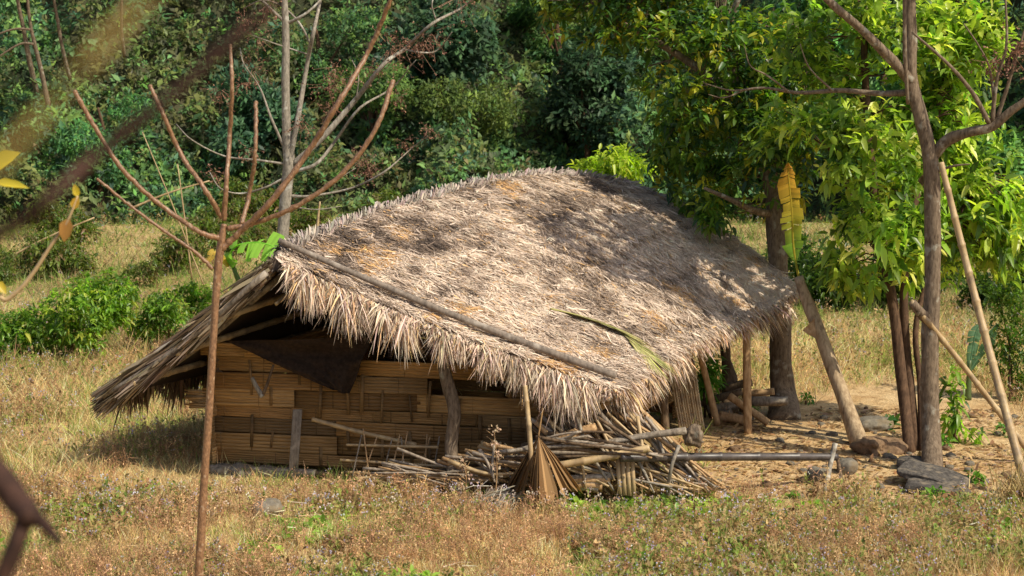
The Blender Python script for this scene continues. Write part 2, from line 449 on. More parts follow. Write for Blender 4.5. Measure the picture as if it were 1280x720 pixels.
def frame(S, s, t, flip=1):
    e = .01
    s0, t0 = np.clip(s, e, 1 - e), np.clip(t, e, 1 - e)
    ds = nrm(S(s0 + e, t0) - S(s0 - e, t0)); dt = nrm(S(s0, t0 + e) - S(s0, t0 - e))
    n = nrm(np.cross(ds, dt)); n = n * np.sign(n[:, 2:3])
    return ds, dt, n
STRAW = np.array([(.73, .585, .465), (.54, .42, .33), (.34, .255, .195), (.19, .135, .1), (.09, .068, .055), (.66, .4, .18)])

def slope(S, nstrips, name, lite):
    g = Geo(); ns_, nt_ = 50, 30
    s, t = np.meshgrid(np.linspace(0, 1, ns_), np.linspace(0, 1, nt_)); s = s.ravel(); t = t.ravel()
    P = S(s, t); _, _, n = frame(S, s, t)
    bump = (fbm(P * 2.3, 3) - .5)[:, None] * .1
    top = P + n * bump; bot = P - n * .13
    N0 = ns_ * nt_; i = np.arange(nt_ - 1)[:, None] * ns_; j = np.arange(ns_ - 1)[None]
    Q = np.stack([i + j, i + j + 1, i + ns_ + j + 1, i + ns_ + j], -1).reshape(-1, 4)
    rim = np.concatenate([np.arange(ns_), np.arange(2, nt_ + 1) * ns_ - 1, (nt_ - 1) * ns_ + np.arange(ns_ - 1)[::-1], np.arange(1, nt_ - 1)[::-1] * ns_])
    r2 = np.roll(rim, -1)
    col = np.array([.12, .09, .07]) * np.ones((N0, 3))
    g.add(np.concatenate([top, bot]), [Q, Q[:, ::-1] + N0, np.stack([rim, r2, r2 + N0, rim + N0], -1)], np.concatenate([col, col * .5]))
    # straw laid down the slope
    m = nstrips
    s = rng.random(m) * 1.0; t = rng.random(m) ** .95
    P = S(s, t); ds, dt, n = frame(S, s, t)
    ang = rng.normal(size=m) * .42 + (rng.random(m) < .2) * rng.normal(size=m) * 1.1
    big = fbm(P * 1.5 + 40, 3) - .5
    ang = ang + big * 1.1
    D = nrm(dt * np.cos(ang)[:, None] + ds * np.sin(ang)[:, None] + n * (rng.normal(size=m) * .07 + .05)[:, None])
    Sd = nrm(np.cross(n + rdir(m) * .45, D))
    Lh = .03 + rng.random(m) ** 2.8 * .18; Wd = .004 + rng.random(m) ** 3.5 * .018
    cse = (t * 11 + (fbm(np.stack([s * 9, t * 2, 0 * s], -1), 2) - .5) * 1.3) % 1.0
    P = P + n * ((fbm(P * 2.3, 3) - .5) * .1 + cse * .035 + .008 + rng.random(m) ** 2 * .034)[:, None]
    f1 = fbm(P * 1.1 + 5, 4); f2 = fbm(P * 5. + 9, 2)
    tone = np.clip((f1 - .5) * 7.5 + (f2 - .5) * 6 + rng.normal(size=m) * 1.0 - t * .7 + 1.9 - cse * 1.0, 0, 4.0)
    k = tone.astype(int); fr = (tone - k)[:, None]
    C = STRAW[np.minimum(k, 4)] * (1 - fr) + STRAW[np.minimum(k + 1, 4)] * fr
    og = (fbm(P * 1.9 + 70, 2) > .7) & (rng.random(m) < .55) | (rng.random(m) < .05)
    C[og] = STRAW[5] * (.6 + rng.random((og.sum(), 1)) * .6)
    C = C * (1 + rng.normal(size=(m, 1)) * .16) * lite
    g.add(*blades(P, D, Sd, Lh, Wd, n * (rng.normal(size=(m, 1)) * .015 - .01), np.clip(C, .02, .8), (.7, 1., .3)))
    return g
roofR = slope(SR, 200000, 'r', 1.).build('roof_slope', M['straw'], hut)
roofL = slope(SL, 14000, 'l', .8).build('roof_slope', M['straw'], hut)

def fringe(C, n, out, lmin, lmax, pal, w, spread=.4, wmin=.005, wmax=.021, droop=.42, depth=.1, shade=1.):
    u = rng.random(n); P = lerpc(C, u)
    T = nrm(lerpc(C, np.clip(u + .01, 0, 1)) - lerpc(C, np.clip(u - .01, 0, 1)))
    lay = rng.random(n)
    P = P + np.array(out) * ((rng.random(n) - .75) * .3)[:, None] + np.array([0, 0, 1.]) * ((lay - .75) * depth)[:, None]
    clump = fbm(np.stack([u * 38, 0 * u, 0 * u], -1), 2) - .5
    D = nrm(np.array(out) * (.55 + rng.normal(size=n) * .25)[:, None] + np.array([0, 0, -1.]) * (.75 + lay * -.45)[:, None]
            + T * (rng.normal(size=n) * spread + clump * .9)[:, None])
    S = nrm(np.cross(D, np.array(out) * .4 + rdir(n) * .6 + np.array([0, 0, .6])))
    Ls = (lmin + (lmax - lmin) * rng.random(n) ** 1.6) * (.72 + clump * 1.9)
    C_ = palette(n, pal, w, .2) * shade
    return blades(P, D, S, np.maximum(Ls, .05), wmin + (wmax - wmin) * rng.random(n) ** 1.5, np.array([0, 0, -1.]) * (Ls * droop)[:, None], C_, (.75, 1., .1))
PALE = [(.72, .56, .42), (.58, .45, .35), (.42, .32, .245), (.66, .43, .23), (.2, .14, .095)]
fo = nrm((front[-1] - front[0]) * np.array([1, 1, 0])); fout = np.array([fo[1], -fo[0], 0]); fout = fout * np.sign(-fout[1])
eo = nrm((eave[-1] - eave[0]) * np.array([1, 1, 0])); eout = np.array([eo[1], -eo[0], 0])
g = Geo(); g.add(*fringe(front[1:], 12500, fout, .07, .35, PALE, [4, 4, 3.4, 1.8, 2.2])); g.build('thatch_fringe', M['straw'], roofR)
g = Geo(); g.add(*fringe(eave, 10000, eout, .08, .26, PALE, [3, 3, 3, 3, 2])); g.build('thatch_fringe', M['straw'], roofR)
bo = nrm((back[-1] - back[0]) * np.array([1, 1, 0])); bout = np.array([-bo[1], bo[0], 0]); bout = bout * np.sign(bout[1])
g = Geo(); g.add(*fringe(back, 2200, bout + np.array([.3, 0, 0]), .1, .28, PALE, [2, 3, 3, 3, 2])); g.build('thatch_fringe', M['straw'], roofR)
lo_ = np.array([-.85, -.2, 0])
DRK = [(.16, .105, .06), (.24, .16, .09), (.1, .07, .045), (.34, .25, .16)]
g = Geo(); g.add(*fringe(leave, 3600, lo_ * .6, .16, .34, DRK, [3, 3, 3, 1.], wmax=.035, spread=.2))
lf2 = lfront.copy()
n = 3600; u = rng.random(n) * .93; P = lerpc(lfront, u) + fout * ((rng.random(n) - .65) * .28)[:, None] - np.array([0, 0, 1.]) * (rng.random(n) * .2)[:, None]
T = nrm(lfront[-1] - lfront[0]); D = nrm(T + rdir(n) * .16 + fout * .1)
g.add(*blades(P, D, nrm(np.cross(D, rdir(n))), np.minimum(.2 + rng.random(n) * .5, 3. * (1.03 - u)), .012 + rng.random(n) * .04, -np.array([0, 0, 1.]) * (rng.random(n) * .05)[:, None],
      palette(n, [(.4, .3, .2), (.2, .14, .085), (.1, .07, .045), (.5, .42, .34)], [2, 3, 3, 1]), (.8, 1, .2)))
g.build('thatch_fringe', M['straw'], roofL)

# ridge cap: a twisted roll of thatch over the ridge
rc = catmull(np.vstack([ridge[3:], back[3:14]]), 2) - [0, 0, .045]
g = Geo(); Rr = .13
_, _, nn = frame(SR, np.linspace(0, 1, len(rc)), np.full(len(rc), .02))
g.add(*tube(rc + np.array([0, 0, .0]), np.linspace(.075, .075, len(rc)), 10)[:2], (.2, .16, .13))
n = 9000; u = rng.random(n); c = lerpc(rc, u); T = nrm(lerpc(rc, np.clip(u + .005, 0, 1)) - lerpc(rc, np.clip(u - .005, 0, 1)))
a = rng.random(n) * 2 * math.pi; side = nrm(np.cross(T, np.array([0, 0, 1.]))); up = np.cross(side, T)
rad = nrm(side * np.cos(a)[:, None] + up * np.sin(a)[:, None]); tan = nrm(-side * np.sin(a)[:, None] + up * np.cos(a)[:, None])
ridgebump = .5 + .5 * np.sin(u * 2 * math.pi * 30 + a + 3 * fbm(np.stack([u * 25, 0 * u, 0 * u], -1), 2))
D = nrm(tan * .6 + T * .9 + rdir(n) * .28)
g.add(*blades(c + rad * (.075 + .03 * ridgebump + rng.random(n) * .03)[:, None], D, nrm(np.cross(D, rad + rdir(n) * .2)), .1 + rng.random(n) * .12, .012 + rng.random(n) * .02,
      -rad * .04, palette(n, [(.46, .38, .32), (.36, .3, .26), (.26, .21, .18), (.14, .11, .09)], [3, 4, 3, 1.2]), (.8, 1, .4)))
g.build('ridge_cap', M['straw'], hut)

# poles of the roof
def hutpart(name, mat, *parts):
    g = Geo()
    for p in parts: g.add(p[0], p[1])
    return g.build(name, mat, hut, True)
pl = SR(np.full(14, .035), np.linspace(0.0, .985, 14)); _, _, nn = frame(SR, np.full(14, .035), np.linspace(0, .985, 14))
pl = pl + nn * .115; pl[0] += np.array([-.06, 0, .03])
hutpart('roof_pole', M['pole_wood'], tube(catmull(pl, 3), np.linspace(.034, .044, 40), 10, wob=.16))
for k, (dt, off, a, b, r) in enumerate([(.0, -.12, .02, .97, .035), (.14, -.17, .25, 1.02, .03), (.3, -.2, .1, .9, .04), (.45, -.2, .4, 1.03, .03), (.6, -.24, .0, .8, .035)]):
    q = lerpc(lfront, np.array([min(a, 1), .5, min(b, 1)])); q = q - fout * (dt - .15) + np.array([0, 0, off])
    hutpart('rafter', M['bamboo_grey'] if k % 2 else M['wood_grey'], bamboo(q, r) if k % 2 else tube(catmull(q, 5), [r * 1.1, r * .8], 8, wob=.1))
for tt in (.3, .55, .8):          # purlins that stick out past the left slope
    p0 = SL(np.array([.0]), np.array([tt]))[0] + np.array([0, 0, -.17]) + fout * (.1 + .1 * tt); p1 = SL(np.array([.6]), np.array([tt]))[0] + np.array([0, 0, -.17])
    hutpart('purlin', M['bamboo'], bamboo([p0, (p0 + p1) / 2, p1], .04))
for tt in (.2, .5, .8):
    p0 = SR(np.array([.03]), np.array([tt]))[0] + np.array([0, 0, -.19]); p1 = SR(np.array([.95]), np.array([tt]))[0] + np.array([0, 0, -.19])
    hutpart('purlin', M['bamboo'], bamboo([p0, SR(np.array([.5]), np.array([tt]))[0] + np.array([0, 0, -.19]), p1], .035))
e1 = at(345, 380, 19.3); hutpart('purlin', M['bamboo'], bamboo([e1, at(372, 358, 19.75), at(395, 340, 20.2)], .022))

# walls: rows of flattened split bamboo, woven with upright battens
def roof_z(x, y):
    return None
def wall(A, B, zt0, zt1, out, seed, rows=None, zpeak=None, tpeak=.3, door=None):
    g = Geo(); AB = B - A; Lw = np.linalg.norm(AB); U = AB / Lw; r = np.random.default_rng(seed)
    z = .07; row = 0
    WC = [(.36, .215, .09), (.30, .175, .07), (.42, .26, .115), (.25, .145, .06), (.2, .13, .065)]
    while z < 2.6:
        h = .13 + r.random() * .1
        x = -r.random() * .6
        while x < Lw:
            l = .9 + r.random() * 1.7
            a, b = max(x, -.06 - .1 * r.random()), min(x + l, Lw + .05)
            x += l - .04
            if b - a < .05: continue
            zc = z + h / 2; mid = (a + b) / 2 / Lw
            lim = zt0 + (zt1 - zt0) * mid if zpeak is None else (zt0 + (zpeak - zt0) * mid / tpeak if mid < tpeak else zpeak + (zt1 - zpeak) * (mid - tpeak) / (1 - tpeak))
            if zc > lim: continue
            if door and door[0] < mid < door[1]: continue
            wv = .016 * (1 if (row + int(x * 1.7)) % 2 else -1)
            tilt = (r.random() - .5) * .018
            col = np.array(WC[r.choice(5, p=[.3, .25, .2, .15, .1])]) * (.72 + .62 * r.random() ** 1.5) * [1.06, 1, .86]
            if r.random() < .015: continue
            nsub = 5                                  # each flattened culm shows its splits
            for q in range(nsub):
                hh = h / nsub; zz = zc + (q - (nsub - 1) / 2) * hh
                c = A + U * ((a + b) / 2) + out * (wv + (r.random() - .5) * .006) + np.array([0, 0, zz])
                g.add(*box(c, U * ((b - a) / 2) + np.array([0, 0, tilt]), out * .006, np.array([0, 0, hh * .4985])), col * (.9 + .2 * r.random()))
            xn = a + r.random() * .3
            while xn < b:                                # node scars and stains
                g.add(*box(A + U * xn + out * (wv + .0095) + np.array([0, 0, zc]), U * (.003 + .003 * r.random()), out * .0015, np.array([0, 0, h * .46])), col * (.5 + .4 * r.random())); xn += .38 + r.random() * .3
        z += h + .006; row += 1
    return g
ou = nrm((W1 - W0)); fw = np.array([ou[1], -ou[0], 0])
su = nrm(W2 - W1); sw = np.array([su[1], -su[0], 0])
wg = wall(W0, W1, 1.44, 1.36, fw, 3, zpeak=1.47, tpeak=.3); 
for k, x in enumerate(np.linspace(.1, .97, 15)):
    p = W0 + (W1 - W0) * (x + rng.normal() * .01); zz = .07 + rng.integers(0, 3) * .2
    for _ in range(3):
        hgt = .2 + rng.random() * .35
        if zz + hgt > 1.45: break
        wg.add(*box(p + fw * .026 + np.array([0, 0, zz + hgt / 2]), ou * (.012 + .012 * rng.random()), fw * .005, np.array([rng.normal() * .01, 0, hgt / 2])), np.array([.24, .14, .055]) * (.5 + .6 * rng.random()))
        zz += hgt + .1 + rng.random() * .25
wg.build('wall', M['wall'], hut)
wall(W1, W2, 1.28, 1.5, sw, 5, door=(.55, .72)).build('wall', M['wall'], hut)
wall(W0, W3, 1.4, 1.2, -sw, 6).build('wall', M['wall'], hut)
wall(W3, W2, 1.4, 1.6, -fw, 8, zpeak=2.5, tpeak=.5).build('wall', M['wall'], hut)
g = Geo()
n = 22                       # broken slat ends sticking out of the left corner
for k in range(n):
    c = W0 - ou * (.12 + .1 * rng.random()) + fw * (rng.random() * .04) + np.array([0, 0, .72 + .22 * k / n])
    g.add(*box(c, ou * .16 + np.array([0, 0, rng.normal() * .012]), fw * .006, np.array([0, 0, .008])), np.array([.36, .23, .11]) * (.6 + .6 * rng.random()))
g.build('broken_slats', M['wall'], hut)
def post(name, mat, pts, r, wob=.12, bam=False):
    if bam: return hutpart(name, mat, bamboo(pts, r))
    return hutpart(name, mat, tube(catmull(pts, 6), r, 10, wob=wob))
post('post', M['bark'], [at(552, 445, 19.25), at(560, 480, 19.24), at(568, 520, 19.2), at(564, 560, 19.2), gp(571, 622) + [0, 0, -.05]], [.06, .075, .07, .08], .25)
post('post', M['bamboo'], [at(656, 482, 18.55), at(661, 530, 18.45), at(669, 648, 18.33)], .027, bam=True)
post('post', M['bamboo'], [at(694, 470, 19.6), at(699, 520, 19.6), at(702, 600, 19.6)], .026, bam=True)
post('post', M['bamboo'], [at(713, 480, 19.5), at(718, 540, 19.5), at(722, 600, 19.5)], .022, bam=True)
post('post', M['wood_dark'], [at(826, 455, 22.4), at(829, 490, 22.4), gp(832, 541)], .055)
post('post', M['wood'], [at(872, 430, 22.7), at(882, 470, 22.8), gp(897, 531)], [.045, .05])
post('post', M['wood'], [at(933, 400, 22.5), at(934, 470, 22.45), gp(935, 542) + [0, 0, -.03]], [.05, .055, .055])
post('post', M['wood_dark'], [at(903, 415, 24.0), at(908, 450, 24.), at(912, 480, 24), gp(914, 517)], [.09, .07, .12, .1], .4)
post('post', M['wood_dark'], [W0 + [.05, .05, 0], W0 + [.05, .05, .8], W0 + [.05, .05, 1.6]], .05)
post('post', M['wood_dark'], [W3, W3 + [0, 0, 1.4]], .06); post('post', M['wood_dark'], [W2, W2 + [0, 0, 1.7]], .06)
post('sill_log', M['wood_grey'], [at(262, 586, 20.15), at(330, 590, 20.0), at(395, 592, 19.85)], [.055, .06, .05], .1)
post('sill_log', M['wood_dark'], [at(395, 592, 19.84), at(480, 600, 19.75), at(560, 606, 19.6)], [.04, .045], .1)

# things about the front wall
def rod(name, mat, pts, r, label, cat, group=None, bam=False, n=8, wob=.1, node=.3):
    pts = np.asarray(pts, float)
    V, F, _ = bamboo(pts, r, node) if bam else tube(catmull(pts, 4), r, n, wob=wob)
    o = Geo().add(V, F).build(name, mat, smooth_=True, loc=pts[0] * .5 + pts[-1] * .5)
    return tag(o, label, cat, group)
def sheet(pts4, nu, nv, thick, wave, seed, col=(1, 1, 1)):
    a, b, c, d = (np.asarray(p, float) for p in pts4)
    u, v = np.meshgrid(np.linspace(0, 1, nu), np.linspace(0, 1, nv)); u = u.ravel()[:, None]; v = v.ravel()[:, None]
    P = (1 - v) * ((1 - u) * a + u * b) + v * ((1 - u) * d + u * c)
    n = nrm(np.cross(b - a, d - a)); P = P + n * ((fbm(np.hstack([u * 4, v * 3, 0 * u + seed]), 3) - .5) * wave)[:, None]
    i = np.arange(nv - 1)[:, None] * nu; j = np.arange(nu - 1)[None]
    Q = np.stack([i + j, i + j + 1, i + nu + j + 1, i + nu + j], -1).reshape(-1, 4); N = nu * nv
    rim = np.concatenate([np.arange(nu), np.arange(2, nv + 1) * nu - 1, (nv - 1) * nu + np.arange(nu - 1)[::-1], np.arange(1, nv - 1)[::-1] * nu]); r2 = np.roll(rim, -1)
    return np.concatenate([P, P - n * thick]), [Q, Q[:, ::-1] + N, np.stack([rim, r2, r2 + N, rim + N], -1)]
c1 = at(435, 492, 20.0)
V, F = sheet([at(285, 426, 20.15), at(468, 420, 19.85), at(436, 492, 19.88), at(415, 487, 19.9)], 40, 24, .012, .3, 2)
tag(Geo().add(V, F).build('sacking', M['cloth'], loc=V.mean(0), smooth_=True), 'dark brown sacking hanging in a triangle high on the bamboo wall', 'cloth')
V, F = box(at(369, 556, 19.95), np.array([.055, 0, 0]), np.array([0, .014, 0]), (at(372, 513, 19.98) - at(366, 602, 19.85)) / 2)
o = Geo().add(V, F).build('plank', M['wood_grey'], loc=V.mean(0)); md = o.modifiers.new('bevel', 'BEVEL'); md.width = .006
tag(o, 'weathered grey plank standing against the left of the bamboo wall', 'plank')
fs = thing('forked_stick', at(326, 494, 20.0), 'short forked pale stick hanging on the left part of the wall', 'stick')
Geo().add(*tube(catmull([at(315, 472, 20.02), at(321, 484, 20.0), at(328, 496, 19.98)], 4), [.025, .03], 7, wob=.15)[:2]).build('prong', M['bark_pale'], fs, True)
Geo().add(*tube(catmull([at(342, 456, 20.02), at(336, 474, 20.0), at(329, 493, 19.98)], 4), [.014, .02], 7)[:2]).build('prong', M['wood_dark'], fs, True)
rod('bamboo_pole', M['bamboo'], [at(390, 524, 19.85), at(450, 540, 19.78), at(520, 556, 19.6)], .026, 'split bamboo pole leaning aslant on the wall right of the grey plank', 'pole', bam=True)
rk = thing('drying_rack', at(495, 600, 19.6) * [1, 1, 0], 'loose lattice rack of thin crossed bamboo strips propped against the wall', 'rack')
for (a, b) in [((433, 556), (548, 559)), ((425, 575), (555, 583)), ((432, 590), (560, 597)), ((440, 605), (562, 604)), ((445, 612), (500, 592))]:
    Geo().add(*bamboo([at(*a, 19.62), at(*b, 19.4)], .016)[:2]).build('rail', M['bamboo'], rk, True)
for k in range(11):
    x = 440 + k * 11 + rng.normal() * 3; s = rng.normal() * 10
    Geo().add(*tube([at(x, 612, 19.45), at(x + s + 12, 545 + rng.normal() * 6, 19.6)], .009, 6)[:2]).build('strip', M['wood'] if k % 3 else M['wood_grey'], rk)
for k, (x, y, w_, h_) in enumerate([(268, 604, .16, .09), (292, 606, .2, .1), (322, 607, .15, .09), (350, 609, .2, .08)]):
    V, F = rock(gp(x, y) + [0, .62, .0], (w_, .16, h_), k + 3, .25)
    tag(Geo().add(V, F).build('footing_stone', M['rock'], loc=V.mean(0), smooth_=True), 'flat grey stone under the left end of the hut wall', 'stone', 'stones under the hut wall')
V, F = rock(gp(336, 643) + [0, 0, .02], (.17, .13, .12), 12, .7); tag(Geo().add(V, F).build('boulder', M['rock'], loc=V.mean(0), smooth_=True), 'pale rounded rock in the grass before the left of the wall', 'rock')

# ------------------------------------------------------------------ wood heap at the front right corner
G1 = 'loose sticks in the wood heap'
def heap(n, a0, a1, b0, b1, dA, dB, r0, r1, mats, label, seed):
    r = np.random.default_rng(seed)
    for k in range(n):
        t = r.random(); u = r.random()
        A = (a0[0] + (a1[0] - a0[0]) * t, a0[1] + (a1[1] - a0[1]) * t + r.normal() * 5); B = (b0[0] + (b1[0] - b0[0]) * u, b0[1] + (b1[1] - b0[1]) * u + r.normal() * 4)
        d = dA + (dB - dA) * r.random()
        p, q = at(*A, d + .1), at(*B, d - .15); q[2] = max(q[2], .02); p[2] = max(p[2], .03)
        m = (p + q) / 2 + r.normal(size=3) * .03
        rod('firewood_stick', M[mats[r.integers(len(mats))]], [p, m, q], [r0 + (r1 - r0) * r.random(), r0], label, 'stick', G1, n=6, wob=.2)
heap(70, (690, 508), (815, 520), (770, 603), (908, 610), 19.3, 18.75, .013, .03, ['bark_pale', 'wood_dark', 'bamboo_grey', 'wood', 'bamboo', 'bamboo'], 'thin stick slanting down to the right in the wood heap by the hut corner', 11)
heap(30, (690, 585), (790, 560), (760, 608), (880, 612), 18.9, 18.6, .011, .028, ['bark_pale', 'bamboo', 'wood', 'bamboo'], 'stick lying low at the foot of the wood heap by the hut corner', 12)
heap(34, (470, 608), (600, 590), (640, 585), (760, 602), 19.3, 18.95, .014, .032, ['wood_dark', 'bamboo', 'wood_grey', 'wood'], 'stick lying level along the foot of the shaded bamboo wall', 13)
heap(34, (610, 575), (700, 545), (720, 540), (850, 575), 19.1, 18.5, .014, .032, ['wood_grey', 'bamboo_grey', 'wood', 'wood_dark'], 'stick lying level across the top of the wood heap', 14)
heap(14, (835, 575), (860, 590), (870, 598), (910, 612), 18.9, 18.7, .010, .02, ['wood_grey', 'bamboo_grey', 'wood'], 'short twig scattered at the right end of the wood heap', 15)
rod('bamboo_pole', M['bamboo'], [at(690, 583, 18.55), at(750, 573, 18.5), at(812, 560, 18.5)], .042, 'pale bamboo pole lying across the wood heap', 'pole', bam=True)
rod('branch_log', M['wood_grey'], [at(682, 566, 18.9), at(740, 557, 18.8), at(800, 546, 18.75), at(858, 538, 18.7)], [.025, .032, .036, .045], 'long grey branch lying along the top of the wood heap', 'branch', wob=.2)
V, F = rock(at(866, 544, 18.75), (.1, .11, .12), 9, .8); tag(Geo().add(V, F).build('stump_end', M['bark'], loc=V.mean(0), smooth_=True), 'gnarled grey stump end at the right of the wood heap', 'stump')
rod('pole', M['wood_dark'], [at(672, 551, 19.0), at(720, 530, 19.1), at(772, 509, 19.2)], [.03, .035], 'dark pole slanting from the palm fan leaf up to the eave', 'pole')
rod('split_log', M['wood'], [at(685, 556, 18.75), at(712, 545, 18.75), at(745, 534, 18.8)], [.03, .06, .045], 'orange split log on top of the wood heap', 'log', wob=.3)
for k, x in enumerate((772, 778, 784, 790)):
    V, F = box((at(x, 574, 18.62) + at(x + 3, 618, 18.5)) / 2, np.array([.022, 0, 0]), np.array([0, .005, 0]), (at(x, 574 - k * 2, 18.62) - at(x + 3, 618, 18.5)) / 2)
    tag(Geo().add(V, F).build('split_board', M['bamboo'], loc=V.mean(0)), 'pale split bamboo board standing upright in front of the wood heap', 'board', 'upright pale boards')
for (x0, y0, x1, y1, c) in [(560, 590, 640, 584, 0), (545, 601, 640, 592, 1), (525, 611, 612, 598, 0)]:
    rod('bamboo_pole', M['bamboo'], [at(x0, y0, 19.05), at(x1, y1, 18.95)], .03, ['bamboo pole lying on the ground between crooked post and palm fan leaf'][0], 'pole', 'bamboo poles between post and palm leaf', bam=True)
for k in range(5):
    V, F, _ = tube(catmull([at(690 + 4 * k, 598 + 3 * k, 18.7), at(730, 597 + 3 * k, 18.65), at(768 - 5 * k, 596 + 4 * k, 18.62)], 4), .035 + .008 * (k % 2), 8, wob=.25)
    tag(Geo().add(V, F).build('firewood_log', M['wood'] if k % 2 else M['wood_grey'], smooth_=True, loc=V.mean(0)), 'short log stacked low right of the palm fan leaf', 'log', 'low logs by the palm leaf')
# dried fan palm leaf, pleated, hanging half collapsed
g = Geo(); apex = at(673, 546, 18.5); nb = 34; rim = []
for k in range(nb + 1):
    t = k / nb; ln = .82 + .22 * rng.random()
    p = at(634 + 92 * t ** 1.15 + rng.normal() * 2, 600 + 20 * math.sin(t * 2.6 + .3), 18.4 + .16 * math.cos(t * 6.28)); p = apex + (p - apex) * ln + np.array([0, -.06 * (k % 2) + rng.normal() * .015, 0]); rim.append(p)
for k in range(nb):
    if k in (9, 10, 16, 25): continue
    m0 = apex * .5 + rim[k] * .5 + np.array([0, -.09, .035]); m1 = apex * .5 + rim[k + 1] * .5 + np.array([0, -.09, .035])
    c = np.array([.34, .2, .09]) * (.3 + .9 * rng.random()) * (.6 if k < nb * .5 else 1.1)  # left half darker: shade painted into the leaf colour
    g.add(np.array([apex, m0, m1, rim[k], rim[k + 1]]), [np.array([[0, 1, 2]]), np.array([[1, 3, 4, 2]])], c)
    tip = (rim[k] + rim[k + 1]) / 2; tip = tip + (tip - apex) * (.08 + .12 * rng.random()); tip[2] = max(tip[2], .0)
    g.add(np.array([rim[k], tip, rim[k + 1]]), [np.array([[0, 1, 2]])], c * 1.1)
g.add(*tube(catmull([apex, apex + [.02, .03, .12], apex + [.05, .1, .3]], 4), .01, 6)[:2], (.3, .18, .08))
tag(g.build('palm_fan_leaf', M['straw'], loc=apex), 'dried brown pleated palm fan leaf standing by the thin bamboo post', 'palm leaf')
def strawheap(c, n, L, spread, pal, name, label, cat, lean=(0, 0, 1)):
    P = np.asarray(c) + rng.normal(size=(n, 3)) * np.asarray(spread); P[:, 2] = np.maximum(P[:, 2], .01)
    D = nrm(np.asarray(lean) + rdir(n) * .5)
    g = Geo().add(*blades(P, D, nrm(np.cross(D, rdir(n))), L * (.5 + rng.random(n)), .012, -np.array([0, 0, 1.]) * (rng.random(n) * L * .6)[:, None], palette(n, pal)))
    return tag(g.build(name, M['straw'], loc=c), label, cat)
strawheap(gp(632, 632) + [0, 0, .12], 420, .28, (.1, .06, .05), [(.5, .44, .36), (.38, .32, .25), (.28, .22, .16)], 'straw_bundle', 'pale frayed straw bundle left of the brown palm fan leaf', 'straw', (-.4, -.2, -.4))
strawheap(gp(1284, 636) + [0, 0, .1], 500, .3, (.16, .1, .1), [(.6, .46, .22), (.5, .36, .16), (.36, .26, .12)], 'straw_heap', 'yellow straw heap at the foot of the long bamboo prop', 'straw')

# horizontal dark pole on crossed sticks
rod('dark_bamboo_pole', M['bamboo_dark'], [at(776, 572, 18.45), at(900, 571, 18.9), at(1046, 571, 19.5)], [.05, .046], 'long blackened bamboo pole lying level from the wood heap across the bare yard', 'pole', bam=True, node=.42)
rod('support_stick', M['bark_pale'], [gp(830, 615) + [0, -.4, 0], at(839, 585, 18.5), at(849, 557, 18.6)], .022, 'pale stick propping the dark pole near the wood heap', 'stick')
rod('support_stick', M['wood'], [at(852, 573, 18.75), gp(884, 617)], .02, 'brown stick slanting away under the dark pole near the heap', 'stick')
rod('support_stick', M['bark_pale'], [gp(1031, 618), at(1037, 585, 19.4), at(1044, 554, 19.45)], .03, 'thick pale stick propping the far end of the dark pole', 'stick')
rod('support_stick', M['wood_dark'], [gp(1056, 620), at(1047, 574, 19.55)], .022, 'dark stick leaning under the far end of the dark pole', 'stick')

# wattle panel, side yard logs
wp = thing('wattle_panel', gp(866, 536), 'light woven bamboo wattle panel leaning under the eave at the side of the hut', 'panel')
a, b, c, d = at(836, 455, 22.75), at(866, 448, 22.8), gp(880, 540) , gp(851, 541)
g = Geo()
for k in range(11):
    t = k / 10; p0 = a + (b - a) * t; p1 = d + (c - d) * t
    g.add(*tube(catmull([p0, (p0 + p1) / 2 + [0, -.02 * (k % 2), 0], p1], 4), .018, 6)[:2])
g.build('stake', M['bamboo'], wp)
g = Geo()
for k in range(9):
    t = (k + .5) / 9; p0 = a + (d - a) * t; p1 = b + (c - b) * t
    q = [p0 + (p1 - p0) * s + np.array([0, -.024 * (1 if (i + k) % 2 else -.4), 0]) for i, s in enumerate(np.linspace(0, 1, 9))]
    g.add(*tube(catmull(q, 2), .01, 5)[:2])
g.build('weave', M['wood'], wp)
heap(26, (655, 530), (740, 505), (700, 612), (800, 612), 19.2, 18.7, .013, .03, ['bamboo', 'wood', 'bark_pale', 'bamboo_grey', 'wood_dark'], 'thin stick slanting down to the right in the wood heap by the hut corner', 16)
heap(30, (545, 575), (640, 552), (610, 604), (700, 585), 19.15, 18.7, .012, .03, ['bamboo', 'wood', 'wood_grey', 'bamboo_grey'], 'stick lying level along the foot of the shaded bamboo wall', 17)
heap(16, (440, 600), (500, 570), (540, 606), (620, 596), 19.4, 19.0, .01, .022, ['bamboo', 'wood', 'bamboo_grey'], 'stick lying level along the foot of the shaded bamboo wall', 18)
G2 = 'logs stacked behind the porch post'
for (x0, y0, x1, y1, r, m, d) in [(927, 492, 968, 489, .05, 'wood', 23.5), (939, 501, 985, 501, .065, 'wood_grey', 23.2), (899, 520, 933, 528, .07, 'wood', 23.0), (911, 495, 960, 534, .05, 'wood', 22.9),
                                  (875, 504, 927, 489, .05, 'wood_dark', 23.4), (885, 512, 935, 505, .06, 'wood_grey', 23.3), (905, 485, 940, 478, .06, 'wood_dark', 23.8), (925, 510, 955, 520, .045, 'wood_dark', 23.1), (890, 525, 915, 515, .06, 'wood_grey', 23.3)]:
    lab = {'wood': 'orange brown log', 'wood_grey': 'weathered grey log', 'wood_dark': 'dark log'}[m] + ' in the firewood stack behind the porch post'
    p, q = at(x0, y0, d), at(x1, y1, d - .1); p[2] = max(p[2], r * .8); q[2] = max(q[2], r * .8)
    rod('firewood_log', M[m], [p, (p + q) / 2, q], r, lab, 'log', G2, wob=.25)

